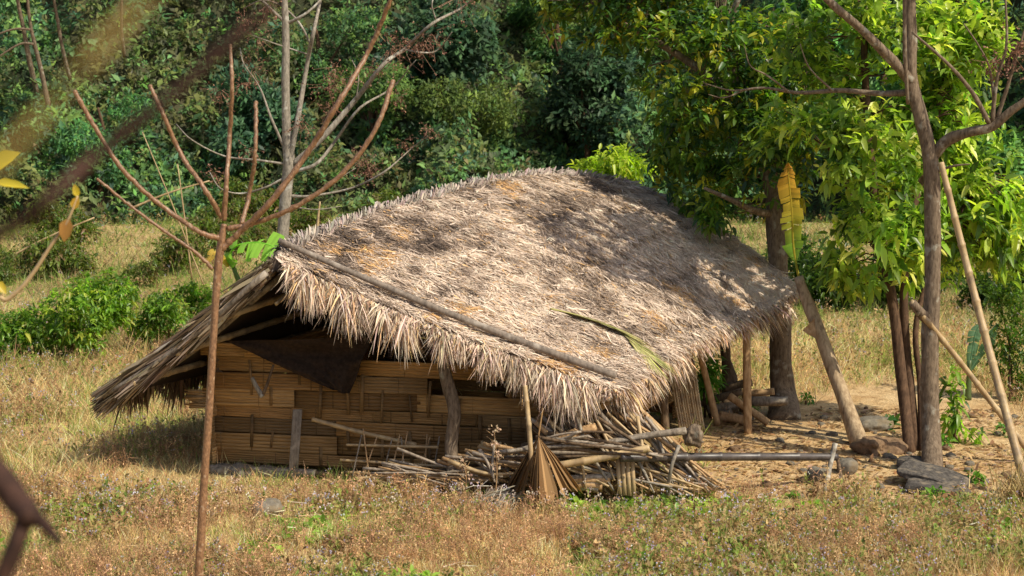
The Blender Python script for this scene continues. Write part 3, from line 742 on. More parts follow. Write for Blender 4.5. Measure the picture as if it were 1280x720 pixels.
# leaning trunk with its clod of earth, banana leaf
rod('leaning_log', M['log_bark'], [gp(1077, 558) + [0, 0, -.05], at(1052, 490, 21.95), at(1028, 425, 22.15), at(1010, 380, 22.3), at(998, 346, 22.4)], [.125, .1, .09, .082, .065], 'bare leaning trunk set aslant in the yard, topped by a yellow banana leaf', 'log', n=14, wob=.14)
V, F = rock(gp(1098, 566) + [0, 0, .03], (.25, .2, .16), 21, 1.4); tag(Geo().add(V, F).build('earth_clod', M['earth'], loc=V.mean(0), smooth_=True), 'brown clod of earth at the foot of the leaning trunk', 'clod')
V, F = sheet([at(1003, 413, 22.1), at(1018, 398, 22.1), at(1021, 424, 22.0), at(1010, 418, 22.1)], 8, 8, .004, .05, 3)
tag(Geo().add(V, F).build('dried_leaf', M['wood'], loc=V.mean(0)), 'curled brown leaf hanging on the leaning trunk', 'leaf')
def banana_leaf(name, mid, hw, cols, label, cat, parent=None, gaps=.2, seed=1, normal=(0, -1, .15)):
    r = np.random.default_rng(seed); C = catmull(mid, 12); m = len(C); T = nrm(np.gradient(C, axis=0)); N = np.array(normal, float)
    S = nrm(np.cross(T, N)); N2 = np.cross(S, T); g = Geo()
    w_ = np.interp(np.linspace(0, 1, m), np.linspace(0, 1, len(hw)), hw)
    cc = np.stack([np.interp(np.linspace(0, 1, m), np.linspace(0, 1, len(cols)), np.array(cols)[:, k]) for k in range(3)], -1)
    for sgn in (-1, 1):
        i = 0
        while i < m - 1:
            j = min(i + int(r.integers(2, 6)), m - 1)
            dr = r.random() * .7; shrink = .55 + .45 * r.random()
            for q in range(i, j):
                e0, e1 = q, q + 1
                p0, p1 = C[e0], C[e1]
                if q == j - 1: p1 = p0 + (p1 - p0) * .8
                out0 = S[e0] * sgn * w_[e0] * shrink + N2[e0] * w_[e0] * (.35 - dr) - np.array([0, 0, dr * w_[e0] * .6])
                out1 = S[e1] * sgn * w_[e1] * shrink + N2[e1] * w_[e1] * (.35 - dr) - np.array([0, 0, dr * w_[e1] * .6])
                g.add(np.array([p0, p1, p1 + out1 * .55 + N2[e1] * .02, p0 + out0 * .55 + N2[e0] * .02, p1 + out1, p0 + out0]), [np.array([[0, 1, 2, 3], [3, 2, 4, 5]])], cc[q] * (.85 + .3 * r.random()))
            i = j
    g.add(*tube(C, np.linspace(.018, .006, m), 6)[:2], cc.mean(0) * 1.2)
    o = g.build(name, M['leaf'], parent, loc=C[0])
    if label: tag(o, label, cat)
    return o
banana_leaf('banana_leaf', [at(999, 350, 22.38), at(992, 310, 22.35), at(990, 265, 22.3), at(986, 225, 22.25), at(985, 203, 22.2)], [.0, .02, .15, .17, .15, .16, .1, .02],
            [(.3, .34, .07), (.2, .38, .05), (.5, .38, .05), (.62, .34, .05), (.6, .28, .05)], 'torn yellow banana leaf standing up from the top of the leaning trunk', 'banana leaf', seed=4)

# palm frond lying on the roof
mid = SR(np.array([.30, .36, .42, .47]), np.array([.46, .60, .74, .86])); 
fr = catmull([at(688, 393, 21.2), at(730, 408, 21.0), at(775, 425, 20.9), at(812, 455, 20.75)], 10)
def snap(P):           # push points onto the right slope
    ss, tt = np.meshgrid(np.linspace(0, 1, 90), np.linspace(0, 1, 60)); Q = SR(ss.ravel(), tt.ravel()); out = []
    for p in P:
        r = nrm(p - CAM); w_ = Q - CAM; dd = np.linalg.norm(w_ - (w_ @ r)[:, None] * r, axis=1); out.append(Q[np.argmin(dd)])
    return np.array(out)
fr = catmull(snap(fr[::10]), 10) + [0, 0, .09]
n = 620; u = rng.random(n) ** .75; P = lerpc(fr, u); T = nrm(lerpc(fr, np.clip(u + .03, 0, 1)) - lerpc(fr, np.clip(u - .03, 0, 1)) + 1e-6)
sg = np.where(rng.random(n) < .5, -1, 1)[:, None]; D = nrm(T + sg * np.cross(T, [0, 0, 1.]) * (.1 + .42 * rng.random((n, 1))) + [0, 0, .05])
g = Geo().add(*blades(P, D, nrm(np.cross(D, [0, 0, 1.]) + rdir(n) * .3), .28 + .22 * rng.random(n), .014, np.array([0, 0, -.03]) * np.ones((n, 1)), palette(n, [(.38, .38, .12), (.5, .45, .2), (.25, .26, .08), (.5, .4, .22)], jit=.2)))
g.add(*tube(fr, np.linspace(.016, .008, len(fr)), 6)[:2], (.4, .36, .14))
tag(g.build('palm_frond', M['straw'], loc=fr[0]), 'greenish dry palm frond lying on the thatched roof', 'palm frond')

# ------------------------------------------------------------------ trees
def limb(g, pts, rad, n=8, wob=.12, k=6): g.add(*tube(catmull(pts, k), rad, n, wob=wob)[:2])
def crown(ells, ncl, per, L, Wl, pal, wts, droop=.35, thr=.36, nsc=1.2, shell=.45, seed=0, jit=.2, carve=None):
    """leaf clusters through several ellipsoids (centre, radii); returns Geo, cluster centres"""
    vol = np.array([np.prod(r) ** .8 for _, r in ells]); cnt = (ncl * vol / vol.sum()).astype(int); CC = []
    for (c, r), m in zip(ells, cnt):
        d = rdir(m * 3); q = (shell + (1 - shell) * rng.random(m * 3) ** .6) * (1 + .25 * (fbm(d * 1.7 + np.asarray(c) + seed, 2) - .5) * 2)
        P = np.asarray(c) + d * np.asarray(r) * q[:, None]
        P = P[fbm(P * nsc + seed * 3.1, 2) > thr][:m]; CC.append(P)
    CC = np.concatenate(CC)
    for a, b, rr in (carve or []):          # keep this segment clear of leaves
        t = np.clip((CC - a) @ (b - a) / ((b - a) @ (b - a)), 0, 1)[:, None]; CC = CC[np.linalg.norm(CC - a - t * (b - a), axis=1) > rr]
    cen = np.average([c for c, _ in ells], axis=0)
    n = len(CC); outd = nrm(nrm(CC - cen) * .6 + rdir(n) * .7 + [0, 0, .35])
    ctone = palette(n, pal, wts, jit)
    P = np.repeat(CC, per, 0); O = np.repeat(outd, per, 0); m = n * per
    D = nrm(O * .55 + rdir(m) * .95 + [0, 0, -.1]); N = nrm(O * .4 + [0, 0, 1.] + rdir(m) * .7)
    C = np.repeat(ctone, per, 0) * (1 + rng.normal(size=(m, 1)) * .16)
    P = P + D * .02 + rdir(m) * L * .35
    Ls = L * (.45 + .8 * rng.random(m))
    g = Geo().add(*leaves(P, D, N, Ls, Ls * Wl, droop * (.3 + rng.random(m)), np.clip(C, .004, .8)))
    return g, CC
def twigs(g, CC, anchors, frac=.4, r=.008):
    A = np.asarray(anchors)
    for p in CC[rng.random(len(CC)) < frac]:
        a = A[np.argmin(np.linalg.norm(A - p, axis=1))]; m = (a + p) / 2 + rng.normal(size=3) * .08 + [0, 0, .06]
        g.add(*tube(catmull([a, m, p], 3), [r * 1.6, r * .6], 4, cap=False)[:2])

MANGO = [(.17, .28, .045), (.29, .41, .06), (.43, .53, .08), (.09, .16, .035), (.58, .6, .13)]
DARKL = [(.06, .13, .03), (.105, .195, .03), (.2, .27, .03), (.36, .33, .03), (.04, .09, .035)]
_bl = [at(989, y, 22.3) for y in (215, 245, 275, 305)]; _sd = np.array([SUN_AZ[0] * math.cos(SUN_EL), SUN_AZ[1] * math.cos(SUN_EL), math.sin(SUN_EL)])
CARVE = [(p, p + _sd * 3.2, .3) for p in _bl] + [(p, p + np.array([-.25, -2.2, .5]), .36) for p in _bl]
# tall bare tree at the right, in front of the leafy clump
b0 = gp(1166, 588)
tr = thing('tall_tree', b0, 'tall grey trunked tree with nearly bare limbs standing over the dark stone slab', 'tree')
g = Geo()
limb(g, [b0 + [0, 0, -.1], at(1163, 520, 20.5), at(1162, 430, 20.5), at(1166, 340, 20.55), at(1166, 260, 20.6), at(1163, 195, 20.6), at(1150, 140, 20.6), at(1139, 100, 20.6), at(1138, 30, 20.6), at(1136, -80, 20.6), at(1128, -200, 20.5), at(1135, -300, 20.4)],
     [.14, .108, .1, .096, .096, .092, .085, .082, .07, .07, .05, .03], 14, .16)
limb(g, [at(1160, 400, 20.5), at(1148, 388, 20.35), at(1140, 378, 20.3)], [.07, .06, .05], 10)
g.build('trunk', M['bark'], tr, True)
for pts, r in [([at(1142, 105, 20.6), at(1110, 70, 20.4), at(1075, 35, 20.2), at(1035, 0, 20.), at(985, -60, 19.8), at(960, -140, 19.6)], [.07, .06, .05, .045, .03, .015]),
               ([at(1165, 195, 20.6), at(1185, 175, 20.5), at(1212, 165, 20.3), at(1240, 158, 20.2), at(1262, 140, 20.1), at(1290, 118, 20.), at(1340, 60, 19.8)], [.075, .07, .06, .055, .05, .04, .02]),
               ([at(1145, 115, 20.6), at(1100, 117, 20.7), at(1050, 113, 20.8), at(1000, 116, 20.9), at(955, 110, 21.), at(915, 113, 21.1), at(880, 104, 21.2)], [.045, .035, .03, .022, .016, .01, .005]),
               ([at(985, 114, 20.9), at(960, 95, 20.8), at(938, 82, 20.8), at(930, 55, 20.8)], [.014, .011, .008, .004]), ([at(930, 113, 21.1), at(905, 122, 21.), at(885, 118, 21.)], [.01, .008, .004]), ([at(1040, 113, 20.8), at(1012, 85, 20.7), at(1000, 55, 20.7)], [.014, .01, .005]),
               ([at(1135, 130, 20.55), at(1131, 60, 20.4), at(1131, -20, 20.3), at(1135, -90, 20.2)], [.02, .025, .02, .01]),
               ([at(1237, 155, 20.2), at(1215, 115, 20.1), at(1185, 80, 20.), at(1140, 40, 19.9)], [.03, .025, .02, .012]),
               ([at(1240, 155, 20.2), at(1246, 100, 20.1), at(1258, 55, 20.), at(1256, -20, 20.)], [.028, .02, .016, .01]),
               ([at(1246, 150, 20.2), at(1262, 100, 20.1), at(1280, 40, 20.), at(1300, -20, 20.)], [.025, .02, .014, .01]),
               ([at(1244, 152, 20.2), at(1238, 90, 20.3), at(1225, 60, 20.3), at(1205, 30, 20.3)], [.02, .014, .01, .008]),
               ([at(1170, 215, 20.6), at(1190, 208, 20.4), at(1212, 205, 20.3)], [.02, .015, .008]),
               ([at(1138, -40, 20.6), at(1180, -110, 20.7), at(1230, -180, 20.8)], [.05, .04, .02]), ([at(1132, -120, 20.5), at(1080, -190, 20.2), at(1040, -280, 20)], [.04, .03, .012])]:
    g = Geo(); limb(g, pts, r, 9, .15); g.build('branch', M['bark'], tr, True)
g, CC = crown([(np.array([5.1, 19.9, 6.9]), np.array([.8, .7, .35])), (np.array([4.0, 20.0, 7.0]), np.array([.45, .5, .3]))], 130, 8, .2, .36, MANGO, None, .6, .4, 1.6, .1, 5)  # unseen leaves above the frame, added to cast a shade band on the roof
g.build('crown', M['leaf'], tr)
def pods(c, n, r, mat, parent, pal=((.26, .135, .09), (.34, .19, .13), (.17, .085, .06))):
    """bunch of dry reddish seed stalks"""
    P = np.asarray(c) + rng.normal(size=(n, 3)) * np.asarray(r); base = np.asarray(c) + (P - np.asarray(c)) * .25 + [0, 0, r[2] * .6]
    g = Geo(); D = P - base; Ln = np.linalg.norm(D, axis=1); D = nrm(D)
    g.add(*blades(base, D, nrm(np.cross(D, rdir(n))), Ln, .006, rdir(n) * .02, palette(n, pal), (1, .8, .6)))
    m = n * 3; Q = np.repeat(P, 3, 0) + rdir(m) * .02; D = rdir(m)
    g.add(*quickleaves(Q, D, rdir(m), .035, .026, palette(m, pal)))
    g.build('seed_bunch', M['straw'], parent)
for (x, y, d, r) in [(1263, 78, 20.05, .16), (1242, 86, 20.2, .1), (1275, 60, 20, .1)]: pods(at(x, y, d), 40, (r, r * .6, r * .9), None, tr)

# leafy clump: three stems and a big crown of drooping leaves
c0 = gp(1138, 564)
cl = thing('leafy_tree', c0, 'bright green large leaved tree with several thin stems behind the tall grey tree', 'tree')
g = Geo()
limb(g, [c0 + [0, 0, -.05], at(1128, 480, 21.6), at(1116, 380, 21.7), at(1098, 280, 21.8), at(1085, 150, 22), at(1080, 0, 22.2), at(1090, -160, 22.2)], [.08, .07, .065, .06, .05, .04, .02], 9)
limb(g, [c0 + [.1, .1, -.05], at(1136, 470, 21.8), at(1130, 380, 21.9), at(1138, 280, 22), at(1170, 150, 22.4), at(1195, 20, 22.6), at(1200, -100, 22.6)], [.07, .06, .055, .05, .04, .03, .02], 9)
limb(g, [c0 + [.16, .0, -.05], at(1150, 480, 21.7), at(1146, 400, 21.8), at(1180, 300, 22.2), at(1230, 220, 22.6)], [.045, .04, .035, .03, .02], 8)
limb(g, [at(1110, 340, 21.7), at(1070, 260, 21.6), at(1040, 190, 21.6)], [.035, .025, .012], 7)
g.build('trunk', M['bark_dark'], cl, True)
def E(px, py, d, rx, ry, rz): return (at(px, py, d), np.array([rx, ry, rz]))
ells = [E(1085, 55, 21.9, 1.15, .9, .85), E(1060, 175, 21.6, 1.15, .8, .75), E(1105, 285, 21.5, .75, .6, .7), E(1215, 250, 22.3, .75, .7, 1.1), E(1195, 70, 22.4, .7, .8, .9), E(1262, 285, 22.6, .5, .5, .7),
        E(1060, 330, 22.2, .35, .4, .35), E(1150, 170, 22.8, .9, .6, 1.1)]
g, CC = crown(ells, 1900, 8, .2, .38, MANGO, [3, 4, 3, 1.8, 1.2], .35, .46, 1.9, .2, 3, carve=CARVE)
g.build('crown', M['leaf'], cl)
g = Geo(); anchors = np.concatenate([np.linspace(at(1116, 380, 21.7), at(1080, 0, 22.2), 9), np.linspace(at(1138, 280, 22), at(1195, 20, 22.6), 9), np.linspace(at(1110, 340, 21.7), at(1040, 190, 21.6), 5), np.linspace(at(1180, 300, 22.2), at(1230, 220, 22.6), 4)])
twigs(g, CC[:1500], anchors, .14); g.build('twigs', M['bark_dark'], cl)

# big dark tree behind the back corner of the roof
c0 = gp(980, 522)
bt = thing('shade_tree', c0, 'dense dark green tree with a thick trunk behind the far corner of the roof', 'tree')
g = Geo()
limb(g, [c0 + [0, 0, -.1], at(978, 490, 23.7), at(977, 440, 23.7), at(974, 370, 23.8), at(970, 280, 23.9), at(962, 220, 24.0), at(935, 130, 24.2), at(900, 40, 24.4), at(880, -80, 24.4)], [.25, .175, .15, .14, .13, .115, .09, .065, .03], 14, .22)
limb(g, [at(966, 268, 23.9), at(940, 262, 23.6), at(915, 250, 23.4), at(880, 235, 23.3)], [.06, .05, .04, .02], 8)
limb(g, [at(964, 230, 24), at(985, 160, 24), at(1010, 90, 24), at(1020, 10, 24)], [.08, .07, .05, .02], 8)
limb(g, [at(938, 140, 24.2), at(880, 90, 24.2), at(800, 40, 24.4), at(740, 10, 24.6)], [.07, .06, .04, .02], 8)
limb(g, [at(905, 50, 24.4), at(925, -10, 24.2), at(935, -60, 24)], [.05, .04, .02], 8)
g.build('trunk', M['bark'], bt, True)
ells = [E(890, 95, 24.2, 1.15, 1.1, 1.15), E(945, 190, 23.9, .85, .8, .9), E(860, 200, 24.3, .55, .6, .75), E(790, 25, 24.8, .9, .9, .6), E(720, 5, 25.2, .7, .7, .5), E(985, 110, 24.3, .7, .7, .9), E(860, -55, 24.8, 1.6, 1.2, .5), E(905, 262, 23.7, .45, .4, .3)]
g, CC = crown(ells, 2200, 8, .145, .45, DARKL, [3, 4, 3.4, 1.6, 2], .35, .43, 1.9, .3, 8, carve=CARVE)
g.build('crown', M['leaf'], bt)
g = Geo(); anchors = np.concatenate([np.linspace(at(970, 280, 23.9), at(900, 40, 24.4), 9), np.linspace(at(938, 140, 24.2), at(740, 10, 24.6), 7), np.linspace(at(985, 160, 24), at(1020, 10, 24), 5)])
twigs(g, CC, anchors, .08); g.build('twigs', M['bark'], bt)

# bamboo props at the right
rod('bamboo_prop', M['bamboo'], [at(1176, 203, 20.3), at(1225, 395, 19.95), gp(1287, 624)], [.038, .055], 'longer pale bamboo pole leaning on the tall tree at the right edge', 'pole', bam=True, node=.36)
rod('bamboo_prop', M['bamboo'], [at(1139, 377, 20.3), at(1210, 465, 20.6), gp(1296, 578)], [.035, .04], 'shorter bamboo pole running from the low fork of the tall tree down to the right', 'pole', bam=True, node=.36)

# stones in the yard
for (x, y, r, m, lab, s) in [(1022, 600, (.15, .12, .1), 'rock', 'grey stone under the far end of the dark pole', 31), (1059, 590, (.14, .12, .11), 'rock', 'tan boulder right of the far end of the dark pole', 32),
                             (1092, 536, (.28, .2, .11), 'rock', 'flat grey boulder behind the foot of the leaning trunk', 33)]:
    V, F = rock(gp(x, y) + [0, 0, r[2] * .5], r, s); tag(Geo().add(V, F).build('stone', M[m], loc=V.mean(0), smooth_=True), lab, 'stone')
sl = thing('stone_slab', gp(1168, 610), 'broken dark stone slab tilted at the foot of the tall tree', 'rock')
def slab(c, ax, ay, h, seed):
    V, F = rock((0, 0, 0), (1, 1, 1), seed, .35, 4); V = np.clip(V * 1.3, -1, 1) * (1 + .12 * (fbm(V * 3 + seed, 3) - .5))[:, None]
    return np.asarray(c) + V[:, :1] * np.asarray(ax) + V[:, 1:2] * np.asarray(ay) + V[:, 2:] * np.asarray([0, 0, h]), F
V, F = slab(gp(1168, 606) + [0, 0, .11], (.33, -.16, -.07), (.12, .2, .03), .05, 3); Geo().add(V, F).build('block', M['rock_dark'], sl)
V, F = slab(gp(1172, 615) + [0, 0, .03], (.3, -.14, -.03), (.1, .18, .0), .06, 7); Geo().add(V, F).build('block', M['rock_dark'], sl)
V, F = slab(gp(1140, 585) + [0, 0, .06], (.17, -.05, .0), (.04, .12, .02), .05, 5); Geo().add(V, F).build('block', M['rock_dark'], sl)
protos = []
for k in range(150):
    x, y = rng.uniform(870, 1270), rng.uniform(508, 632); p = gp(x, y)
    if yard_mask(np.array([p[0]]), np.array([p[1]]))[0] < .5: continue
    r = .02 + .055 * rng.random() ** 2
    if len(protos) < 8:
        V, F = rock((0, 0, 0), (1, .8, .6), 40 + k, .4, 3); o = Geo().add(V, F).build('pebble', M['rock'] if k % 3 else M['earth'], loc=(0, 0, 0), smooth_=True); protos.append(o)
    else: o = protos[k % 8].copy(); COL.objects.link(o)
    o.location = (p[0], p[1], gz(p[0], p[1]) + r * .25); o.scale = (r, r, r); o.rotation_euler = (0, 0, rng.random() * 6)
    tag(o, 'small stone lying loose on the bare earth of the yard', 'pebble', 'small stones on the yard')

# ------------------------------------------------------------------ shrubs and small plants
SMALLL = [(.15, .27, .035), (.24, .38, .04), (.1, .18, .03), (.36, .4, .07)]
def shrub(name, base, ells, ncl, per, L, wl, pal, wts, label, cat, group=None, mat='leaf', thr=.36, droop=.4, nsc=1.6, stems=4):
    t = thing(name, base, label, cat, group)
    g, CC = crown(ells, ncl, per, L, wl, pal, wts, droop, thr, nsc, .2, rng.random() * 20)
    g.build('foliage', M[mat], t)
    s = Geo()
    for k in range(stems):
        c, r = ells[k % len(ells)]; tip = np.asarray(c) + rdir(1)[0] * np.asarray(r) * .5; b = np.asarray(base) + [rng.normal() * .05, rng.normal() * .05, -.03]
        s.add(*tube(catmull([b, (b + tip) / 2 + rdir(1)[0] * .08, tip], 4), [.02, .008], 5)[:2])
    s.build('stems', M['bark_dark'], t)
    return t
def GE(px, py, d, rx, ry, rz): return E(px, py, d, rx, ry, rz)
b = onground(85, 452); shrub('bush', b, [GE(95, 395, b[1], .85, .6, .55), GE(45, 415, b[1], .6, .5, .4), GE(138, 380, b[1] + .3, .5, .5, .55), GE(110, 365, b[1] + .5, .4, .4, .3)], 900, 9, .11, .4, SMALLL, [3, 3, 2, 1.5], 'big bright green bush at the left edge of the field', 'bush')
b = onground(215, 440); shrub('bush', b, [GE(205, 392, b[1], .45, .4, .42), GE(245, 375, b[1] + .6, .4, .3, .35), GE(180, 410, b[1], .3, .3, .25)], 420, 9, .1, .4, SMALLL, [3, 2, 3, .6], 'green bush just left of the hut eave', 'bush')
b = onground(15, 450); shrub('bush', b, [GE(8, 415, b[1], .6, .5, .35), GE(30, 432, b[1] - .2, .5, .4, .2)], 300, 9, .1, .4, SMALLL, [3, 1, 4, .3], 'low dark green bush cut by the left edge of the photo', 'bush')
b = np.array([1.7, 28.5, gz(1.7, 28.5)]); shrub('bush', b, [GE(770, 208, 28.5, .55, .45, .3), GE(735, 215, 28.4, .35, .3, .15), GE(775, 280, 28.5, .5, .5, .8)], 420, 9, .15, .4, [(.3, .4, .025), (.38, .45, .04), (.2, .3, .02)], [3, 3, 2], 'yellow green bush showing above the roof ridge', 'bush', droop=.6)
b = gp(890, 522); shrub('leafy_plant', b, [GE(886, 468, b[1] - .1, .16, .15, .3), GE(884, 445, b[1] - .1, .12, .1, .2)], 50, 8, .16, .25, [(.1, .24, .02), (.14, .3, .03)], [1, 1], 'bright green leafy plant between the side posts of the hut', 'plant')
b = gp(1268, 500); shrub('sapling', b, [GE(1266, 430, b[1], .35, .3, .55), GE(1262, 370, b[1] + .1, .35, .3, .4), GE(1280, 480, b[1], .2, .2, .3)], 330, 9, .08, .4, [(.06, .13, .015), (.1, .18, .02), (.16, .2, .03)], [3, 3, 1], 'small leaved sapling behind the bamboo props at the right edge', 'sapling')
b = gp(1196, 553); shrub('sprout', b, [GE(1194, 490, b[1], .09, .09, .33), GE(1190, 525, b[1], .13, .1, .16), GE(1213, 540, b[1], .12, .1, .08)], 30, 6, .17, .4, MANGO, [3, 3, 1, 2, .5], 'young sprout with drooping green leaves right of the tall tree', 'sprout', stems=2, thr=.2, droop=.8)
b = onground(1103, 536); shrub('rosette_plant', b, [E(1103, 532, b[1], .16, .15, .06)], 12, 7, .16, .5, [(.06, .15, .04), (.09, .18, .05)], [1, 1], 'low green rosette plant behind the leaning trunk', 'plant', thr=.1, stems=1)
for k, (x, y) in enumerate([(690 + 250, 520), (1180, 560), (1218, 604), (1172, 625), (1255, 545), (985, 515), (1010, 505)]):
    b = onground(x, y); shrub('weed', b, [(b + [0, 0, .08], np.array([.09, .09, .07]))], 10, 6, .09, .4, [(.1, .24, .03), (.15, .3, .04)], [1, 1], 'small bright green weed sprouting on the yard', 'weed', 'small weeds on the yard', thr=.1, stems=1)
# banana plants: behind the hut at the left, and a bluish leaf at the right
b = np.array([-4.15, 27.0, gz(-4.15, 27.)]); bp = thing('banana_plant', b, 'banana plant behind the left of the roof showing one arched green leaf', 'banana plant')
Geo().add(*tube(catmull([b, b + [.05, 0, .8], at(290, 330, 27.)], 5), [.09, .07, .03], 8)[:2], (.15, .2, .06)).build('stem', M['leaf'], bp, True)
banana_leaf('leaf', [at(288, 332, 27.), at(292, 310, 26.9), at(318, 303, 26.8), at(345, 310, 26.7), at(358, 330, 26.6)], [.08, .3, .34, .3, .08], [(.2, .42, .05), (.28, .52, .07), (.22, .45, .05)], None, None, bp, seed=9, normal=(0, -.5, .9))
banana_leaf('leaf', [at(286, 332, 27.), at(270, 315, 26.9), at(258, 330, 26.8)], [.05, .12, .1, .02], [(.5, .36, .06), (.55, .4, .08), (.4, .25, .05)], None, None, bp, seed=10, normal=(0, -.6, .8))
b = gp(1210, 500); bp = thing('banana_plant', b, 'small banana plant with a bluish green leaf behind the crossed bamboo props', 'banana plant')
Geo().add(*tube(catmull([b, b + [0, 0, .25], at(1212, 450, b[1])], 4), [.05, .03], 7)[:2], (.15, .2, .08)).build('stem', M['leaf'], bp, True)
banana_leaf('leaf', [at(1211, 470, b[1]), at(1215, 440, b[1]), at(1220, 415, b[1]), at(1228, 402, b[1])], [.02, .1, .12, .03], [(.1, .2, .1), (.14, .26, .16), (.16, .3, .2)], None, None, bp, seed=2)
banana_leaf('leaf', [at(1211, 465, b[1]), at(1236, 425, b[1]), at(1247, 405, b[1])], [.02, .1, .03], [(.1, .2, .1), (.16, .3, .16)], None, None, bp, seed=3)

# ------------------------------------------------------------------ bare trees at the left
GTB = []
d = 28.
b = np.array([at(352, 320, d)[0], d, gz(-3.7, d)])
gt = thing('bare_tree', b, 'bare pale grey tree with bunches of reddish seeds behind the hut roof', 'tree')
g = Geo(); limb(g, [b + [0, 0, -.1], at(352, 330, d), at(355, 270, d), at(361, 205, d), at(358, 160, d), at(357, 90, d), at(357, 30, d), at(354, -30, d), at(358, -90, d)], [.13, .11, .098, .092, .072, .065, .058, .05, .03], 10, .2); g.build('trunk', M['bark_pale'], gt, True)
for pts, r in [([(361, 205), (372, 150), (384, 80), (392, 40), (400, 0), (410, -60)], [.07, .06, .05, .045, .04, .02]),
               ([(363, 208), (400, 175), (440, 130), (480, 80), (505, 62), (540, 30), (580, 8), (610, -20)], [.075, .07, .06, .05, .045, .035, .025, .015]),
               ([(364, 215), (395, 205), (420, 175), (450, 135), (490, 110), (520, 75)], [.045, .04, .035, .03, .02, .01]),
               ([(358, 190), (340, 150), (325, 110), (305, 80), (300, 60)], [.035, .03, .02, .015, .01]),
               ([(357, 205), (320, 200), (280, 195), (240, 175), (220, 155)], [.03, .026, .02, .015, .01]),
               ([(360, 220), (330, 235), (300, 242), (275, 235), (262, 215)], [.03, .025, .02, .015, .01]),
               ([(362, 245), (390, 245), (440, 235), (480, 215), (515, 185), (535, 170)], [.035, .03, .026, .022, .016, .01]),
               ([(357, 28), (335, 8), (310, -20)], [.04, .03, .02]), ([(358, 30), (385, 15), (410, -10)], [.04, .03, .02]), ([(388, 55), (375, 30), (355, 10), (330, 0), (305, 10)], [.03, .025, .02, .016, .01]),
               ([(505, 62), (530, 66), (548, 62), (565, 40)], [.022, .02, .015, .01]), ([(545, 25), (540, 5), (548, -20)], [.02, .015, .01]), ([(310, 42), (345, 55), (385, 68)], [.01, .015, .02]),
               ([(405, 232), (420, 225), (445, 210)], [.02, .012, .008]), ([(362, 258), (395, 262), (425, 258)], [.018, .014, .008]), ([(445, 125), (448, 95), (440, 75)], [.018, .012, .008])]:
    g = Geo(); limb(g, [at(x, y, d - .02 * k * (1 if k % 2 else -1) * 3) for k, (x, y) in enumerate(pts)], [q * .72 for q in r], 7, .25, 5); GTB.append((np.array(catmull(np.hstack([np.array(pts, float), np.zeros((len(pts), 1))]), 4))[:, :2], g.build('branch', M['bark_pale'], gt, True)))
for (x, y, r) in [(315, 95, .22), (322, 55, .18), (300, 110, .14), (335, 15, .2), (410, 118, .24), (425, 105, .18), (415, 140, .14), (380, 160, .16), (488, 70, .24), (500, 55, .2), (520, 62, .16), (540, 50, .22), (530, 60, .16), (575, 5, .22),
                  (455, 205, .16), (462, 215, .16), (503, 182, .14), (535, 165, .1), (268, 220, .14), (275, 120, .2), (310, 190, .12), (470, 90, .16), (500, 125, .14), (305, 30, .16), (420, 90, .14)]:
    pods(at(x, y, d + rng.normal() * .2), int(16 + r * 90), (r * .8, r * .6, r * .75), None, min(GTB, key=lambda q: np.min(np.hypot(q[0][:, 0] - x, q[0][:, 1] - y)))[1])

# foreground sapling
d = 13.6
b = np.array([at(248, 720, d)[0] - .04, d, gz(-2.4, d)])
sp = thing('bare_sapling', b, 'slender reddish brown sapling with upward curving leafless branches in the foreground', 'sapling')
g = Geo(); limb(g, [b, at(248, 735, d), at(253, 640, d), at(262, 500, d), at(268, 400, d), at(273, 330, d), at(277, 300, d), at(280, 280, d)], [.04, .036, .034, .032, .029, .032, .032, .024], 12, .1, 8); g.build('trunk', M['bark_red'], sp, True)
for pts, r in [([(275, 298), (250, 290), (210, 263), (160, 220), (125, 170), (94, 115)], [.03, .026, .024, .024, .022, .024]), ([(277, 272), (255, 235), (225, 190), (205, 145), (188, 108)], [.026, .024, .022, .021, .022]),
               ([(280, 275), (283, 230), (287, 170), (290, 110), (288, 57)], [.028, .024, .022, .02, .018]), ([(302, 280), (312, 240), (319, 190), (320, 128)], [.024, .022, .02, .02]),
               ([(276, 312), (300, 290), (340, 250), (385, 190), (425, 125), (460, 65), (488, 0), (500, -40)], [.034, .034, .032, .03, .028, .025, .022, .02]),
               ([(284, 286), (320, 278), (370, 258), (430, 215), (470, 160), (491, 102)], [.03, .026, .025, .025, .025, .026]),
               ([(266, 336), (240, 312), (200, 285), (160, 255), (122, 224)], [.02, .018, .017, .015, .014])]:
    g = Geo(); P = [at(x, y, d + (.0 if k < 1 else rng.normal() * .06)) for k, (x, y) in enumerate(pts)]; Q = catmull(P, 14); r = np.array(r) * .76; rr = np.interp(np.linspace(0, 1, len(Q)), np.linspace(0, 1, len(r)), r) * (1 + .16 * (np.arange(len(Q)) % 5 == 2) + rng.normal(size=len(Q)) * .025); g.add(*tube(Q + rng.normal(size=Q.shape) * .002, rr, 10, wob=.12)[:2])
    tp = P[-1]; g.add(*rock(tp, (r[-1] * .98,) * 3, 2, .1, 2)); g.build('branch', M['bark_red'], sp, True)

